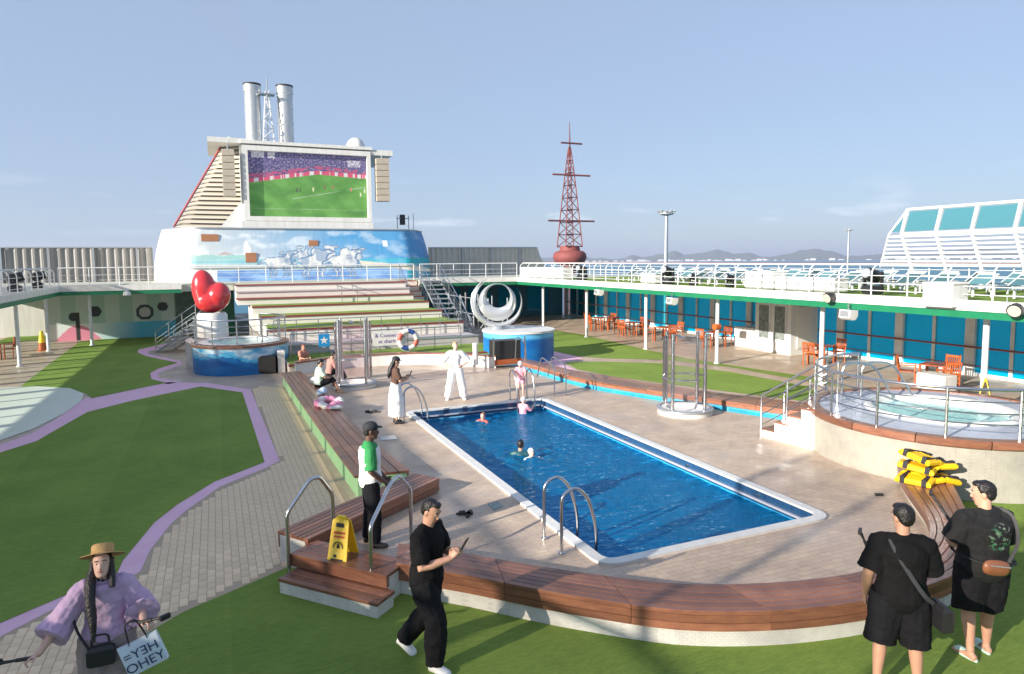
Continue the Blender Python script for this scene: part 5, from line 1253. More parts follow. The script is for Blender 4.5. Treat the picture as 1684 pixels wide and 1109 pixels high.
FOLD = bpy.data.textures.new('cloth_folds', 'CLOUDS'); FOLD.noise_scale = .11; FOLD.noise_depth = 2
def union(o, vox, smooth=4, folds=0):
    md = o.modifiers.new('union', 'REMESH'); md.mode = 'VOXEL'; md.voxel_size = vox; md.use_smooth_shade = True
    md = o.modifiers.new('soften', 'SMOOTH'); md.factor = .5; md.iterations = smooth
    if folds:
        md = o.modifiers.new('folds', 'DISPLACE'); md.texture = FOLD; md.strength = folds; md.mid_level = .5; md.texture_coords = 'LOCAL'
    return o
BASE = dict(pel=(0,0,.95), nck=(0,0,1.47), head=(0,.025,1.635), shR=(.175,0,1.415), shL=(-.175,0,1.415), elR=(.24,-.02,1.13), elL=(-.24,-.02,1.13), wrR=(.25,.07,.88), wrL=(-.25,.07,.88),
            hiR=(.09,0,.92), hiL=(-.09,0,.92), knR=(.1,.03,.5), knL=(-.1,.03,.5), anR=(.1,-.01,.085), anL=(-.1,-.01,.085), toR=(.03,.17), toL=(-.03,.17), hdR=(0,.15,-1), hdL=(0,.15,-1), paR=(-1,0,0), paL=(1,0,0), curl=.55, yaw=0, pitch=0)
TORSO = [(.82,.10,.09),(.87,.155,.115),(.93,.172,.128),(1.0,.165,.122),(1.09,.148,.11),(1.18,.15,.112),(1.28,.165,.12),(1.36,.175,.115),(1.42,.15,.098),(1.455,.105,.08),(1.48,.065,.062)]
def hand(b, w, d, n, curl, sgn, s=1):
    d = Vector(d).normalized(); n = Vector(n); n = (n-d*n.dot(d)).normalized(); a = d.cross(n)*sgn
    kn = w+d*.085*s
    b.loft([[c+a*math.cos(2*PI*k/10)*wx*s+n*math.sin(2*PI*k/10)*th*s for k in range(10)] for c, wx, th in ((w-d*.01,.024,.02),(w+d*.025*s,.034,.017),(w+d*.06*s,.042,.016),(kn,.042,.014),(kn+d*.008*s,.036,.01))])
    for i, (off, ln) in enumerate(((-.033,.062),(-.011,.076),(.011,.082),(.033,.074))):
        p0 = w+d*.078*s+a*off*s; ang = curl*R(48); d1 = d*math.cos(ang)+n*math.sin(ang); p1 = p0+d1*ln*.55*s
        ang += curl*R(75); d2 = d*math.cos(ang)+n*math.sin(ang); p2 = p1+d2*ln*.5*s
        b.tube([p0,p1,p2], [.0098*s,.0092*s,.0075*s], 7, round_=True)
    t0 = w+d*.025*s+a*.03*s; t1 = t0+(d*.6+a*.7+n*.25).normalized()*.042*s; t2 = t1+(d*.85+a*.1+n*.5*curl).normalized()*.035*s
    b.tube([t0,t1,t2], [.0135*s,.011*s,.0085*s], 7, round_=True)
def person(label, loc, face, H=1.75, pose=None, skin=SKIN, vox=.009, build=1.0, top=None, bottom=None, shoes=None, hair='short', hairm=HAIR, barefoot=True, group=None, face_detail=True, headscale=1.0):
    J = dict(BASE); J.update(pose or {})
    for k in J:
        if isinstance(J[k], tuple): J[k] = Vector(J[k])
    root = thing('person', label, 'person', (0,0,0), group); W = build
    def spine(z): return J['pel'].lerp(J['nck'], (z-.95)/.52)
    sx_ = (J['shR']-J['shL']).normalized(); hx_ = (J['hiR']-J['hiL']).normalized(); up = (J['nck']-J['pel']).normalized()
    def trings(infl, z0, z1, dz=0, flare=0):
        rings = []
        for z, rx, ry in TORSO:
            if z < z0-.001 or z > z1+.001: continue
            f = max(0, min(1, (z-.9)/.45)); X_ = (hx_.lerp(sx_, f)).normalized(); Y_ = up.cross(X_).normalized(); fl = flare*max(0, (1.1-z)/.25) if z < 1.1 else 0
            g = W if z < 1.38 else 1
            rings.append([spine(z)+X_*math.cos(2*PI*k/20)*(rx*g+infl+fl)+Y_*math.sin(2*PI*k/20)*(ry*g*g+infl+fl) for k in range(20)])
        return rings
    def arm(b, s, i0, f=1.0, flare=0):
        a, e_, w = J['sh'+s], J['el'+s], J['wr'+s]; inw = (J['nck']-a)*.25
        if f >= 1.95: pts = [a+inw, a, a.lerp(e_,.5), e_, e_.lerp(w,.35), w]; r_ = [.06,.062*W,.052*W,.044*W,.043*W,.029]
        elif f > 1: m_ = e_.lerp(w, f-1); pts = [a+inw, a, a.lerp(e_,.5), e_, m_]; r_ = [.06,.062*W,.054*W,.048*W,.046*W]
        else: m_ = a.lerp(e_, f); pts = [a+inw, a, a.lerp(m_,.5), m_]; r_ = [.06,.062*W,.058*W,.055*W]
        n = len(pts); b.tube(pts, [q+i0*(.6 if k == 0 else .8 if k == 1 else 1)+flare*max(0, (k-1)/(n-2)) for k, q in enumerate(r_)], 12, round_=(f >= 1.95))
    def leg(b, s, i0, f=2.0, flare=0, wide=0):
        h, k, a = J['hi'+s], J['kn'+s], J['an'+s]; W2 = .5+.5*W
        pts = [h+V(0,0,.03), h.lerp(k,.3), h.lerp(k,.7), k, k.lerp(a,.3), k.lerp(a,.7), a]; r_ = [.092*W2,.088*W2,.07*W2,.058*W2,.06*W2,.044*W2,.036]
        fr = [0,.3,.7,1,1.3,1.7,2.0]; P2 = []; R2 = []
        for q, rr, f_ in zip(pts, r_, fr):
            if f_ <= f+1e-6: P2.append(q); R2.append(rr+i0+flare*f_/2+wide)
        if P2 and fr[len(P2)-1] < f and len(P2) < 7:
            i = len(P2); t_ = (f-fr[i-1])/(fr[i]-fr[i-1]); P2.append(pts[i-1].lerp(pts[i], t_)); R2.append(r_[i-1]+(r_[i]-r_[i-1])*t_+i0+flare*f/2+wide)
        b.tube(P2, R2, 14, round_=(f >= 2))
    def foot(b, s, i0=0, L_=.25):
        a, tdir = J['an'+s], J['to'+s]; d = V(tdir.x, tdir.y, tdir.z if len(tdir) > 2 else 0).normalized(); u_ = V(0,0,1) if abs(d.z) < .6 else V(0,d.y,.4).normalized()
        sd = d.cross(u_).normalized(); u_ = sd.cross(d)
        o = a-u_*.045
        rings = []
        for t_, wx, hh, zc in ((-.065,.02,.025,.0),(-.05,.033+i0,.04+i0,.0),(.0,.037+i0,.045+i0,.008),(.06,.042+i0,.036+i0,-.004),(.12,.047+i0,.026+i0,-.014),(.165,.042+i0,.02+i0,-.02),(.19,.025,.014,-.024)):
            c = o+d*t_+u_*zc; rings.append([c+sd*math.cos(2*PI*k/12)*wx+u_*math.sin(2*PI*k/12)*hh for k in range(12)])
        b.loft(rings); b.tube([a+V(0,0,.03)*1, a-u_*.03], [.036+i0*.5,.038+i0*.6], 10)
    # ---- body: one continuous surface
    b = MB(); b.loft(trings(-.012 if top else 0, .82, 1.48))
    for s in 'LR':
        arm(b, s, 0, 2.0); leg(b, s, -.004, 2.0); foot(b, s, -.004)
        hand(b, J['wr'+s], J['hd'+s], J['pa'+s], J['curl'], 1 if s == 'R' else -1)
    b.tube([J['nck']+V(0,0,-.05), J['nck'].lerp(J['head'],.5)+V(0,-.01,0), J['head']+V(0,-.02,-.03)], [.062,.054,.052], 14)
    HM = Matrix.Translation(J['head']) @ Matrix.Rotation(R(J['yaw']), 4, 'Z') @ Matrix.Rotation(-R(J['pitch']), 4, 'X') @ Matrix.Scale(headscale, 4)
    hp = lambda x, y, z: HM @ V(x, y, z)
    b.loft([[hp(rx*math.cos(2*PI*k/20), yo+ry*math.sin(2*PI*k/20), z) for k in range(20)] for z, rx, ry, yo in ((-.118,.022,.02,.058),(-.108,.04,.038,.048),(-.085,.053,.055,.034),(-.05,.062,.074,.018),(-.01,.07,.088,.006),(.03,.075,.095,.0),(.065,.072,.09,-.004),(.095,.056,.072,-.008),(.115,.03,.04,-.01),(.12,.01,.014,-.01))])
    b.tube([hp(0,.082,.022), hp(0,.099,-.008), hp(0,.105,-.03)], [.008,.012,.014], 8, round_=True)
    for sg in (-1, 1): b.ell(hp(sg*.076,-.006,-.005), .012, .02, .032, 10, 7, HM.to_3x3())
    for sg in (-1, 1): b.ell(hp(sg*.03,.082,.03), .022, .012, .009, 8, 5, HM.to_3x3())
    b.ell(hp(0,.082,-.062), .022, .012, .012, 10, 6, HM.to_3x3()); b.ell(hp(0,.075,-.1), .02, .016, .014, 10, 6, HM.to_3x3())
    union(b.build('body', skin, root, True), vox, 3)
    if face_detail:
        for sg in (-1, 1):
            o = MB().ell(hp(sg*.03,.0845,.012), .0125, .007, .0065, 10, 6, HM.to_3x3()).build('eye', EYEW, root, True)
            MB().ell(hp(sg*.03,.0895,.012), .006, .0035, .006, 8, 5, HM.to_3x3()).build('iris', IRIS, o, True)
            MB().tube([hp(sg*.014,.092,.033), hp(sg*.032,.09,.038), hp(sg*.05,.078,.033)], .0042, 5).build('eyebrow', hairm, root, True)
        MB().tube([hp(-.022,.088,-.062), hp(0,.0965,-.06), hp(.022,.088,-.062)], [.004,.0075,.004], 6).build('lips', LIP, root, True)
    # ---- hair
    if hair:
        b = MB(); X3 = HM.to_3x3()
        b.ell(hp(0,-.02,.042), .083, .09, .088, 18, 11, X3)
        if hair == 'short': b.ell(hp(0,-.045,.0), .074, .06, .075, 16, 9, X3); b.ell(hp(0,.04,.098), .055, .045, .028, 12, 7, X3)
        if hair in ('long', 'braid'):
            b.ell(hp(0,-.05,-.02), .08, .06, .11, 16, 9, X3); b.tube([hp(0,-.06,-.06), hp(0,-.085,-.2), hp(.02,-.1,-.36), hp(.02,-.1,-.46)], [.07,.075,.06,.03], 12)
        if hair == 'braid':
            for sg in (-1, 1): b.tube([hp(sg*.07,.0,.04), hp(sg*.085,.02,-.1), hp(sg*.09,.05,-.22)], [.03,.03,.028], 10)
            b.tube([hp(.085,.0,-.05), hp(.09,.06,-.2), hp(.08,.11,-.34), hp(.06,.13,-.5), hp(.05,.135,-.66)], [.035,.048,.045,.035,.015], 12)
        o = union(b.build('hair', hairm, root, True), min(vox, .007) if face_detail else vox, 2, .012)
        md = o.modifiers.new('strands', 'DISPLACE'); md.texture = STRAND; md.strength = .009; md.mid_level = .5; md.texture_coords = 'LOCAL'
    # ---- clothes
    if top:
        b = MB(); inf = top.get('inf', .02); b.loft(trings(inf, top.get('z0', .87), 1.456, flare=top.get('flare', 0)))
        b.tube([J['shR'].lerp(J['nck'],.1)+V(0,0,.01), J['nck']+V(0,-.01,-.035), J['shL'].lerp(J['nck'],.1)+V(0,0,.01)], [.064,.078,.064], 12)
        for s in 'LR': arm(b, s, top.get('sinf', .018), top.get('sleeve', .75), top.get('sflare', .008))
        union(b.build(top.get('name', 't_shirt'), top['mat'], root, True), vox, 3, top.get('folds', .02))
    if bottom:
        b = MB()
        if bottom.get('skirt'):
            n = 9; pz = J['pel'].z; rr = []
            for i in range(n):
                f = i/(n-1); z = pz+.14-(pz+.14-bottom['skirt'])*f; w_ = .15+(bottom.get('w', .2)-.15)*min(1, f*2.2)
                rr.append([V(J['pel'].x+math.cos(2*PI*k/24)*w_*(1+.05*math.sin(k*2.5)*f), J['pel'].y+math.sin(2*PI*k/24)*w_*.8*(1+.05*math.sin(k*2.5+1)*f), z) for k in range(24)])
            b.loft(rr)
        else:
            b.loft(trings(bottom.get('inf', .012), .82, 1.09))
            for s in 'LR': leg(b, s, bottom.get('linf', .018), bottom.get('len', 2.0)-(.001 if bottom.get('len', 2.0) >= 2 else 0), bottom.get('flare', .02), bottom.get('wide', 0))
        union(b.build(bottom.get('name', 'trousers'), bottom['mat'], root, True), vox, 3, bottom.get('folds', .02))
    if shoes:
        for s in 'LR':
            b = MB(); foot(b, s, shoes.get('inf', .01)); union(b.build('shoe', shoes['mat'], root, True), vox, 2)
    sc_ = H/1.75; root.scale = (sc_,)*3; root.location = loc; root.rotation_euler = (0,0,math.atan2(-face[0], face[1]))
    root['_hm'] = [c for r_ in HM for c in r_]
    return root
def hm(root):
    v = list(root['_hm']); del root['_hm']; M = Matrix([v[i*4:i*4+4] for i in range(4)]); return M
RT = V(math.cos(YAW), -math.sin(YAW), 0); FW = V(math.sin(YAW), math.cos(YAW), 0)       # camera right and forward on the ground
def toward(r_, f_): d = RT*r_+FW*f_; return (d.x, d.y)
def base_for(px_, py_, h_, z_):                                                          # where someone of height h_ stands whose head top shows at that pixel
    p = P(px_, py_, z_+h_); return V(p.x, p.y, z_)
def cap_hat(root, M, m_, s=1.0):
    b = MB(); b.ell(M@V(0,-.008,.062), .092, .108, .078, 20, 10, M.to_3x3()); o = b.build('cap', m_, root, True)
    rings = [[M@V(x_, y_+.0, z_) for x_, y_, z_ in ((-.07*w,.075,.058-.0*w),(-.05*w,.12+.02*w,.055),(0,.16,.052),(.05*w,.12+.02*w,.055),(.07*w,.075,.058))] for w in (1,)]
    top_ = rings[0]; bot = [p-M.to_3x3()@V(0,0,.008) for p in top_]; n = 5
    MB().add(top_+bot, [tuple(range(n)), tuple(range(2*n-1,n-1,-1))]+[(i,(i+1)%n,n+(i+1)%n,n+i) for i in range(n)]).build('cap_peak', m_, o)
    return o
def phone(label, loc, rot, s=1.0):
    t = thing('smartphone', label, 'phone', (0,0,0)); MB().obox((0,0,0),(.075,.009,.155),None,.003).build('case', BLACK, t); MB().obox((0,.0055,0),(.069,.002,.145),None).build('display', mat('phone_display', (.02,.02,.03), .1), t)
    t.matrix_world = Matrix.Translation(loc) @ rot; return t
def local(root, v): 
    rz = root.rotation_euler.z; s = root.scale.x; return Vector(root.location)+Matrix.Rotation(rz,3,'Z')@(Vector(v)*s)
def gimbal(label, p0, p1, tilt=(1,0,0)):
    t = thing('selfie_gimbal', label, 'gimbal', p0); p0, p1 = Vector(p0), Vector(p1); d = (p1-p0)
    MB().tube([p0, p0+d*.55], .017, 8).build('grip', BLACK, t, True); MB().tube([p0+d*.55, p0+d*.8, p1], [.011,.014,.018], 8).build('arm', BLACK, t, True)
    MB().obox(p1+d.normalized()*.02, (.09,.03,.05), Matrix.Rotation(.6,3,'Z'), .006).build('camera_head', BLACK, t); return t

# attendant by the steps
g = person('attendant in black cap, white vest with green sleeves and black trousers by the steps', (*P(612,896,0).xy, 0), toward(.95,.25), 1.77,
    dict(elR=(.25,.0,1.13), wrR=(.12,.2,.92), elL=(-.25,.0,1.13), wrL=(-.08,.22,.92), hdR=(-.6,.5,-.5), hdL=(.5,.6,-.4), anR=(.11,.03,.085), anL=(-.11,-.05,.085), knR=(.105,.04,.5), knL=(-.105,0,.5)),
    SKIN_D, .009, 1.0, dict(mat=mat('green_polo', (.02,.22,.06), .8), sleeve=.95, inf=.018, sinf=.025, folds=.018, z0=.93), dict(mat=TROU, wide=.012, folds=.02), dict(mat=SHOEB), 'short')
M = hm(g); cap_hat(g, M, mat('black_cap', (.02,.022,.028), .8))
VEST = mat('white_vest', (.75,.75,.74), .8, noise_=(6,(.66,.66,.66)))
def vest(root, J0, m_, name='vest'):
    b = MB(); rings = []
    for z, rx, ry in TORSO:
        if .86 < z < 1.43: rings.append([V(math.cos(2*PI*k/20)*(rx+.034)*(1 if z < 1.38 else .86), math.sin(2*PI*k/20)*(ry+.036), z) for k in range(20)])
    b.loft(rings); return union(b.build(name, m_, root, True), .009, 3, .02)
vest(g, None, VEST)
for s in (1,-1): MB().tube([V(s*.222,-.012,1.235), V(s*.232,-.016,1.19)], [.077,.076], 14).build('sleeve_band', VEST, g, True)

# man with phone, walking
p = base_for(700,829,1.73,ZO)
m1 = person('man in black t-shirt and black trousers walking and looking at his phone', p, toward(.93,-.36), 1.79,
    dict(pitch=24, yaw=-4, head=(0,.055,1.625), nck=(0,.02,1.465), elR=(.235,.07,1.13), wrR=(.07,.3,1.2), elL=(-.235,.08,1.13), wrL=(-.07,.31,1.2), hdR=(-.35,.5,.75), hdL=(.35,.5,.75), paR=(-.5,.2,.0), paL=(.5,.2,.0), curl=.8,
         knR=(.1,.15,.5), anR=(.1,.12,.09), knL=(-.1,-.06,.51), anL=(-.1,-.34,.15), toL=(0,.85,-.5), pel=(0,-.01,.93), hiR=(.09,0,.9), hiL=(-.09,-.01,.9)),
    SKIN, .008, 1.06, dict(mat=TEE, sleeve=.85, inf=.028, sinf=.024, sflare=.014, folds=.03, z0=.82), dict(mat=TROU, wide=.022, flare=.02, folds=.035), dict(mat=SHOEW, inf=.012), 'short')
hm(m1); phone('black smartphone held up by the walking man in black', local(m1,(.0,.42,1.33)), Matrix.Rotation(m1.rotation_euler.z,4,'Z') @ Matrix.Rotation(R(-30),4,'X') @ Matrix.Rotation(PI,4,'Z'))

# two men at the right
p = base_for(1487,834,1.86,ZO)
m2 = person('man in black t-shirt and shorts seen from behind with a black shoulder bag', p, toward(.3,.95), 1.87,
    dict(yaw=28, pitch=12, elL=(-.27,-.03,1.12), wrL=(-.27,.08,.87), elR=(.26,.08,1.13), wrR=(.1,.3,1.18), hdR=(-.6,.5,.5), paR=(-.3,.2,-.6), curl=.8, anR=(.17,.0,.085), anL=(-.17,-.02,.085), knR=(.14,.03,.5), knL=(-.14,.03,.5)),
    SKIN, .008, 1.12, dict(mat=TEE, sleeve=.88, inf=.03, sinf=.03, sflare=.02, folds=.03, z0=.82), dict(mat=TROU, name='shorts', len=1.08, wide=.04, flare=.03, folds=.03), dict(mat=SHOEW), 'short')
hm(m2)
def strap(root, pts, r=.014, name='bag_strap', m_=STR): return MB().tube(resample(spline([V(*p) for p in pts],8),30), r, 6, flat=.35).build(name, m_, root, True)
t = thing('shoulder_bag', 'black shoulder bag on the right hip of the man seen from behind', 'bag', (0,0,0))
MB().tube(resample(spline([V(*q) for q in ((-.09,.1,1.46),(-.12,-.02,1.48),(-.07,-.15,1.36),(.04,-.18,1.18),(.15,-.17,1.02),(.24,-.1,.93))],8),36), .022, 6, flat=.3).build('strap', mat('grey_webbing',(.05,.05,.055),.7), t, True)
MB().obox((.29,-.08,.82),(.1,.24,.24),Matrix.Rotation(.3,3,'Z'),.035).build('pouch', BLACK, t); MB().obox((.34,-.1,.86),(.02,.2,.12),Matrix.Rotation(.3,3,'Z'),.008).build('flap', mat('black_leather',(.03,.03,.03),.4), t)
t.location = m2.location; t.rotation_euler = m2.rotation_euler; t.scale = m2.scale
gimbal('black camera gimbal held up in front of the man with shoulder bag', local(m2,(-.2,.36,1.17)), local(m2,(-.27,.38,1.32)))
p = P(1607,1078,ZO)
BACKP = bpy.data.materials.new('printed_black_tee'); BACKP.use_nodes = True; nt = BACKP.node_tree; bs = nt.nodes['Principled BSDF']; L = nt.links.new
tc = nt.nodes.new('ShaderNodeTexCoord'); vd = nt.nodes.new('ShaderNodeVectorMath'); vd.operation = 'DISTANCE'; vd.inputs[1].default_value = (.03,-.2,1.27)
mr = nt.nodes.new('ShaderNodeMapRange'); mr.inputs['From Min'].default_value = .1; mr.inputs['From Max'].default_value = .15; mr.inputs['To Min'].default_value = 1; mr.inputs['To Max'].default_value = 0
vo = nt.nodes.new('ShaderNodeTexNoise'); vo.inputs['Scale'].default_value = 26; vo.inputs['Detail'].default_value = 3; rp = nt.nodes.new('ShaderNodeValToRGB'); rp.color_ramp.elements[0].position = .5; rp.color_ramp.elements[1].position = .56
cr = nt.nodes.new('ShaderNodeTexNoise'); cr.inputs['Scale'].default_value = 9; rc_ = nt.nodes.new('ShaderNodeValToRGB'); rc_.color_ramp.elements[0].color = (.03,.14,.06,1); rc_.color_ramp.elements[0].position = .42; rc_.color_ramp.elements[1].color = (.36,.38,.33,1); rc_.color_ramp.elements[1].position = .6
mm = nt.nodes.new('ShaderNodeMath'); mm.operation = 'MULTIPLY'; mx = nt.nodes.new('ShaderNodeMix'); mx.data_type = 'RGBA'; mx.inputs['A'].default_value = (.007,.007,.008,1)
L(tc.outputs['Object'], vd.inputs[0]); L(vd.outputs['Value'], mr.inputs['Value']); L(tc.outputs['Object'], vo.inputs['Vector']); L(vo.outputs['Fac'], rp.inputs[0]); L(tc.outputs['Object'], cr.inputs['Vector']); L(cr.outputs['Fac'], rc_.inputs[0])
L(mr.outputs[0], mm.inputs[0]); L(rp.outputs[0], mm.inputs[1]); L(mm.outputs[0], mx.inputs['Factor']); L(rc_.outputs[0], mx.inputs['B']); L(mx.outputs['Result'], bs.inputs['Base Color']); bs.inputs['Roughness'].default_value = .85
m3 = person('heavy man in black t-shirt with leaf print, shorts and mint slippers at the right', p, toward(-.06,1), 1.88,
    dict(yaw=50, pitch=10, elL=(-.27,.06,1.14), wrL=(-.14,.3,1.13), elR=(.27,.05,1.13), wrR=(.08,.33,1.15), hdL=(.5,.6,.4), hdR=(-.5,.6,.4), paL=(.4,-.1,-.6), paR=(-.4,-.1,-.6), curl=.8, anR=(.13,.05,.085), anL=(-.12,-.06,.085)),
    SKIN, .008, 1.22, dict(mat=BACKP, sleeve=.88, inf=.034, sinf=.03, sflare=.02, folds=.026, z0=.82), dict(mat=TROU, name='shorts', len=1.05, wide=.04, flare=.035, folds=.035), None, 'short')
hm(m3)
t = thing('belt_bag', 'brown leather belt bag across the back of the heavy man', 'bag', (0,0,0)); BRN = mat('brown_leather', (.28,.11,.05), .38, noise_=(9,(.22,.08,.04)))
o = MB().obox((-.07,-.265,1.02),(.3,.1,.16),Matrix.Rotation(.14,3,'Y'),.045).build('pouch', BRN, t, True); md = o.modifiers.new('s','SUBSURF'); md.render_levels = 2; md.levels = 1
MB().obox((-.07,-.318,1.055),(.2,.01,.01),Matrix.Rotation(.14,3,'Y'),.003).build('zip', SILVER, t)
ring_ = [V(.0+.262*math.cos(a), .245*math.sin(a), 1.03-.03*math.cos(a)) for a in [2*PI*k/32 for k in range(32)]]
MB().tube(ring_, .02, 6, True, .4).build('belt', STR, t, True)
MB().tube(resample(spline([V(*q) for q in ((.06,-.25,1.06),(.17,-.215,1.25),(.17,-.12,1.47),(.1,.07,1.49))],8),20), .018, 6, flat=.3).build('strap', MATS['grey_webbing'], t, True)
t.location = m3.location; t.rotation_euler = m3.rotation_euler; t.scale = m3.scale
MINTS = mat('mint_slipper', (.5,.68,.6), .6)
for s, nm in (('R','right'),('L','left')):
    a = V(.13,.05,0) if s == 'R' else V(-.12,-.06,0); q = local(m3, (a.x, a.y+.06, 0)); q.z = ZO+.009
    slipper(f'mint slipper on the {nm} foot of the heavy man', q, m3.rotation_euler.z+(-.15 if s == 'R' else .15), MINTS, MINTS, 1.12)
gimbal('black camera gimbal held by the heavy man in printed t-shirt', local(m3,(-.03,.42,1.2)), local(m3,(-.1,.62,1.42)))

# woman in straw hat
p = base_for(167,906,1.66,ZO)
LILAC = mat('lilac_blouse', (.5,.36,.52), .7, noise_=(4,(.44,.3,.47))); TAUPE = mat('taupe_trousers', (.3,.25,.24), .85, noise_=(5,(.26,.21,.2)))
w1 = person('woman in straw hat and wide lilac blouse holding two camera gimbals', p, toward(.42,-.9), 1.66,
    dict(yaw=-3, pitch=-14, elR=(.36,.06,1.14), wrR=(.5,.24,.99), hdR=(.8,.4,-.05), paR=(-.1,.2,-.9), elL=(-.3,.0,1.14), wrL=(-.33,.26,1.1), hdL=(-.6,.6,.1), paL=(.2,.2,-.9), curl=.85),
    SKIN_P, .008, .9, dict(mat=LILAC, name='blouse', sleeve=1.45, inf=.035, sinf=.03, sflare=.085, folds=.035, z0=.93, flare=.04), dict(mat=TAUPE, wide=.05, flare=.07, folds=.03), dict(mat=SHOEB), 'braid')
M = hm(w1); STRAW = mat('straw', (.55,.34,.14), .8, bump=(120,.6), noise_=(40,(.45,.27,.1)))
pr = [(.19,.055),(.185,.062),(.12,.072),(.098,.078),(.094,.15),(.08,.165),(.01,.17)]
o = MB().lathe(pr, 0, 0, 32).build('straw_hat', STRAW, w1, True); o.matrix_local = M @ Matrix.Translation((0,-.02,.012)) @ Matrix.Rotation(R(14),4,'X')
o2 = MB().lathe([(.1,.08),(.1,.108)], 0, 0, 32).build('hat_band', mat('tan_band',(.35,.2,.1),.7), w1, True); o2.matrix_local = o.matrix_local.copy()
gimbal('black camera gimbal in the outstretched right hand of the woman in straw hat', local(w1,(.52,.27,.98)), local(w1,(.76,.36,1.04)))
gimbal('small black camera gimbal in the left hand of the woman in straw hat', local(w1,(-.3,.3,1.12)), local(w1,(-.5,.38,1.16)))
t = thing('crossbody_bag', 'small black handbag hanging in front of the woman in straw hat', 'bag', (0,0,0))
MB().obox((.03,.2,.83),(.23,.1,.19),None,.03).build('pouch', BLACK, t); MB().tube(arcpath([(-.04,.2,.92),(-.04,.2,1.03),(.1,.2,1.03),(.1,.2,.92)],.06), .01, 6).build('handle', BLACK, t, True)
MB().tube(resample(spline([V(*q) for q in ((.12,.2,.9),(.22,.14,1.1),(.24,.08,1.3),(.17,.03,1.47),(.1,-.1,1.45))],8),30), .012, 6).build('strap', STR, t, True)
t.location = w1.location; t.rotation_euler = w1.rotation_euler; t.scale = w1.scale
t = thing('tote_bag', 'pale blue tote bag with dark lettering on the arm of the woman in straw hat', 'bag', (0,0,0))
TOTE = mat('tote_cloth', (.6,.7,.78), .8, noise_=(8,(.54,.64,.72)))
o = MB().loft([[V(x_,y_,z_) for x_,y_ in ((-.16,-w),(.16,-w),(.17,0),(.16,w),(-.16,w),(-.17,0))] for z_, w in ((.0,.045),(.05,.05),(.22,.035),(.28,.012))]).build('bag_body', TOTE, t, True)
for y_ in (-.012,.012): MB().tube(arcpath([(-.08,y_,.26),(-.06,y_,.46),(.04,y_,.46),(.07,y_,.26)],.08), .012, 6, flat=.4).build('handle', STR, t, True)
text('lettering', 'HEY=', .12, mat('navy_ink',(.03,.05,.12),.7), t, Matrix.Translation((0,.052,.18)) @ Matrix.Rotation(PI,4,'Z') @ Matrix.Rotation(PI/2,4,'X') @ Matrix.Scale(-1,4,(1,0,0)))
text('lettering', 'OHEY', .12, MATS['navy_ink'], t, Matrix.Translation((0,.056,.07)) @ Matrix.Rotation(PI,4,'Z') @ Matrix.Rotation(PI/2,4,'X'))
t.matrix_world = Matrix.Translation(local(w1,(-.36,.26,.66))) @ Matrix.Rotation(w1.rotation_euler.z,4,'Z') @ Matrix.Rotation(R(18),4,'Y')

# two women at the far end of the pool
BRT = mat('brown_top', (.1,.05,.035), .8); WHC = mat('white_cotton', (.78,.78,.77), .8, noise_=(6,(.7,.7,.7)))
w2 = person('woman in black cap, brown top and long white skirt at the pool', (*P(652,696,0).xy,0), toward(.93,.35), 1.66,
    dict(pitch=14, elR=(.22,.08,1.14), wrR=(.08,.3,1.16), elL=(-.22,.08,1.14), wrL=(-.06,.32,1.18), hdR=(-.3,.4,.8), hdL=(.3,.4,.8), curl=.8), SKIN, .012, .9,
    dict(mat=BRT, sleeve=.8, folds=.015, z0=.93), dict(mat=WHC, name='skirt', skirt=.2, w=.25, folds=.03), dict(mat=SHOEB, inf=.014), 'long', face_detail=False)
cap_hat(w2, hm(w2), MATS['black_cap']); phone('phone held by the woman in long white skirt', local(w2,(.02,.4,1.3)), Matrix.Rotation(w2.rotation_euler.z,4,'Z')@Matrix.Rotation(R(-20),4,'X'))
w3 = person('fair-haired woman all in white standing with hands on hips at the pool end', (*P(750,657,0).xy,0), toward(.1,-1), 1.68,
    dict(yaw=20, elR=(.4,-.06,1.16), wrR=(.2,.06,1.03), elL=(-.4,-.06,1.16), wrL=(-.2,.06,1.03), hdR=(-.8,.5,-.2), hdL=(.8,.5,-.2), anR=(.24,0,.085), anL=(-.24,0,.085), knR=(.17,.02,.5), knL=(-.17,.02,.5)), SKIN_P, .012, .95,
    dict(mat=WHC, sleeve=.95, sinf=.03, sflare=.02, z0=.93), dict(mat=WHC, wide=.02, flare=.04), dict(mat=SHOEW), 'short', HAIRB, face_detail=False)
hm(w3)
# seated on the left bench
def sit(z): return dict(pel=(0,0,z+.1), nck=(0,.05,z+.6), head=(0,.09,z+.76), shR=(.17,.04,z+.55), shL=(-.17,.04,z+.55), elR=(.22,.16,z+.32), elL=(-.22,.16,z+.32), wrR=(.12,.36,z+.27), wrL=(-.12,.36,z+.27), hdR=(-.3,1,-.2), hdL=(.3,1,-.2), hiR=(.09,.02,z+.1), hiL=(-.09,.02,z+.1), knR=(.13,.42,z+.22), knL=(-.13,.42,z+.22), anR=(.12,.62,.09), anL=(-.12,.62,.09))
s1 = person('person in pale green t-shirt and black shorts sitting on the left bench', P(524,636,.25)-V(0,0,.25), toward(.85,.5), 1.68, dict(sit(.25), pitch=25), SKIN, .012, 1.0, dict(mat=mat('pale_green_tee',(.5,.62,.48),.8), sleeve=.8, z0=.93), dict(mat=TROU, len=1.2), None, 'short', face_detail=False); hm(s1)
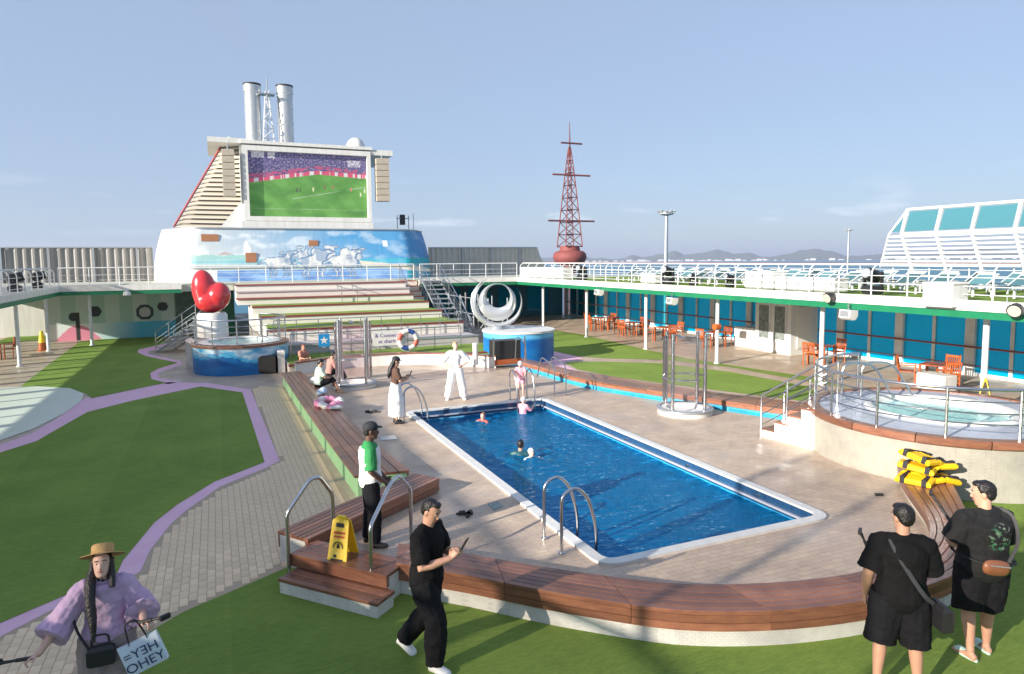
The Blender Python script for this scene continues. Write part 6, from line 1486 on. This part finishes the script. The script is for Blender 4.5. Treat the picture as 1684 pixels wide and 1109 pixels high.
s2 = person('dark-haired person in pinkish top bending forward on the far end of the left bench', P(538,620,.25)-V(0,0,.25)+V(.1,.3,0), toward(.7,.7), 1.6, dict(sit(.25), pitch=30, nck=(0,.12,.84), head=(0,.2,1.0), shR=(.16,.11,.8), shL=(-.16,.11,.8)), SKIN, .012, .95, dict(mat=mat('pink_brown_top',(.4,.2,.17),.8), sleeve=1.4, z0=.93), dict(mat=TROU, len=1.9), None, 'short', face_detail=False); hm(s2)
s3 = person('person in coral top sitting behind on the far end of the left bench', P(497,606,.25)-V(0,0,.25)+V(.15,1.2,0), toward(.6,-.4), 1.5, dict(sit(.25), pitch=20), SKIN, .013, .95, dict(mat=mat('coral_top',(.5,.2,.14),.8), sleeve=.8, z0=.93), dict(mat=TROU, len=1.4), None, 'short', mat('red_brown_hair',(.2,.06,.03),.5), face_detail=False); hm(s3)
# girls at the ladder
PNK = mat('pink_swimsuit', (.75,.16,.27), .6, noise_=(16,(.75,.5,.52))); CAPW = mat('white_swim_cap', (.75,.73,.72), .35)
def swimcap(root, M, m_): MB().ell(M@V(0,-.01,.04), .088, .104, .092, 18, 10, M.to_3x3()).build('swim_cap', m_, root, True)
k1 = person('girl in pink swimsuit and white swim cap standing at the pool edge by the ladder', V(7.95,POOL[3]+.22,.035), toward(-.2,-.9), 1.12, dict(pitch=30, nck=(0,.1,1.44), head=(0,.16,1.6), shR=(.17,.08,1.4), shL=(-.17,.08,1.4), elR=(.25,.2,1.2), wrR=(.22,.36,1.1), elL=(-.25,.2,1.2), wrL=(-.22,.36,1.1), hdR=(0,1,-.5), hdL=(0,1,-.5), knR=(.11,.1,.5), knL=(-.11,.1,.5)), SKIN_P, .013, .95, dict(mat=PNK, name='swim_top', sleeve=.7, z0=.87), dict(mat=PNK, name='swim_shorts', len=.5), None, None, face_detail=False, headscale=1.2); swimcap(k1, hm(k1), CAPW)
k2 = person('girl in pink swimsuit and white swim cap standing in the water at the ladder', V(7.72,POOL[3]-.42,-1.0), toward(.55,.7), 1.22, dict(elR=(.25,.14,1.25), wrR=(.2,.36,1.3), elL=(-.25,.14,1.25), wrL=(-.16,.36,1.3), hdR=(0,1,.3), hdL=(0,1,.3)), SKIN_P, .013, .95, dict(mat=PNK, name='swim_top', sleeve=1.6, z0=.87), dict(mat=PNK, name='swim_shorts', len=.5), None, None, face_detail=False, headscale=1.15); swimcap(k2, hm(k2), CAPW)
# swimmers
q = P(795,693,WL); REDF = mat('coral_float', (.65,.12,.09), .4)
k3 = person('child in coral swim vest floating at the far end of the pool', V(q.x,q.y,WL-.98), toward(-.6,-.6), 1.2, dict(yaw=30, elR=(.34,.12,1.36), wrR=(.5,.3,1.4), elL=(-.34,.12,1.36), wrL=(-.5,.3,1.4), hdR=(.5,1,0), hdL=(-.5,1,0)), SKIN_P, .013, 1.0, dict(mat=REDF, name='swim_vest', sleeve=.5, inf=.05, z0=1.0), dict(mat=TROU, name='swim_shorts', len=.7), None, 'short', mat('red_brown_hair2',(.3,.1,.06),.5), face_detail=False, headscale=1.15); hm(k3)
q = P(856,748,WL)
k4 = person('dark-haired swimmer in dark teal top upright in the middle of the pool', V(q.x,q.y,WL-1.28), toward(.2,.95), 1.6, dict(elR=(.32,.2,1.25), wrR=(.4,.42,1.24), elL=(-.32,.2,1.25), wrL=(-.4,.42,1.24), hdR=(.3,1,0), hdL=(-.3,1,0)), SKIN, .012, .95, dict(mat=mat('dark_teal_suit',(.01,.07,.09),.5), name='swim_top', sleeve=1.5, z0=.87), dict(mat=TROU, name='swim_shorts', len=.7), None, 'short', face_detail=False); hm(k4)
q = P(873,753,WL)
k5 = person('swimmer with white cap splashing beside the dark-haired swimmer', V(q.x,q.y,WL-1.02), toward(.4,-.7), 1.22, dict(pitch=-10, elR=(.34,.16,1.4), wrR=(.5,.34,1.4), elL=(-.34,.16,1.4), wrL=(-.5,.34,1.38), hdR=(.5,1,0), hdL=(-.5,1,0)), SKIN_P, .013, .95, dict(mat=WHC, name='swim_top', sleeve=.6, z0=.87), dict(mat=TROU, name='swim_shorts', len=.7), None, None, face_detail=False, headscale=1.1); swimcap(k5, hm(k5), CAPW)

# ================================================================== HAZE over the sea
b = MB(); b.box(-9000, 9000, -9000, 9500, -26.5, 110); o = b.build('haze', None)
m = bpy.data.materials.new('haze_air'); m.use_nodes = True; nt = m.node_tree; nt.nodes.clear()
o_ = nt.nodes.new('ShaderNodeOutputMaterial'); pv = nt.nodes.new('ShaderNodeVolumePrincipled'); pv.inputs['Color'].default_value = (.72, .8, 1, 1); pv.inputs['Density'].default_value = .00013; pv.inputs['Anisotropy'].default_value = .2
nt.links.new(pv.outputs[0], o_.inputs['Volume']); o.data.materials.append(m); tag(o, 'thin pale haze over the sea and the far shore', 'haze', None, 'stuff')
# faint funnel smoke drifting up to the left
b = MB(); p0 = AtY(430,136,51); p1 = AtY(405,90,51); p2 = AtY(375,40,52); p3 = AtY(345,-10,53)
b.tube(resample(spline([p0,p1,p2,p3],8),16), [.35+.09*i for i in range(17)], 12); o = b.build('smoke', None)
m = bpy.data.materials.new('thin_smoke'); m.use_nodes = True; nt = m.node_tree; nt.nodes.clear(); o_ = nt.nodes.new('ShaderNodeOutputMaterial'); pv = nt.nodes.new('ShaderNodeVolumePrincipled'); pv.inputs['Color'].default_value = (.45,.48,.55,1); pv.inputs['Density'].default_value = .03
nt.links.new(pv.outputs[0], o_.inputs['Volume']); o.data.materials.append(m); tag(o, 'faint grey smoke rising from the funnels', 'smoke', None, 'stuff')
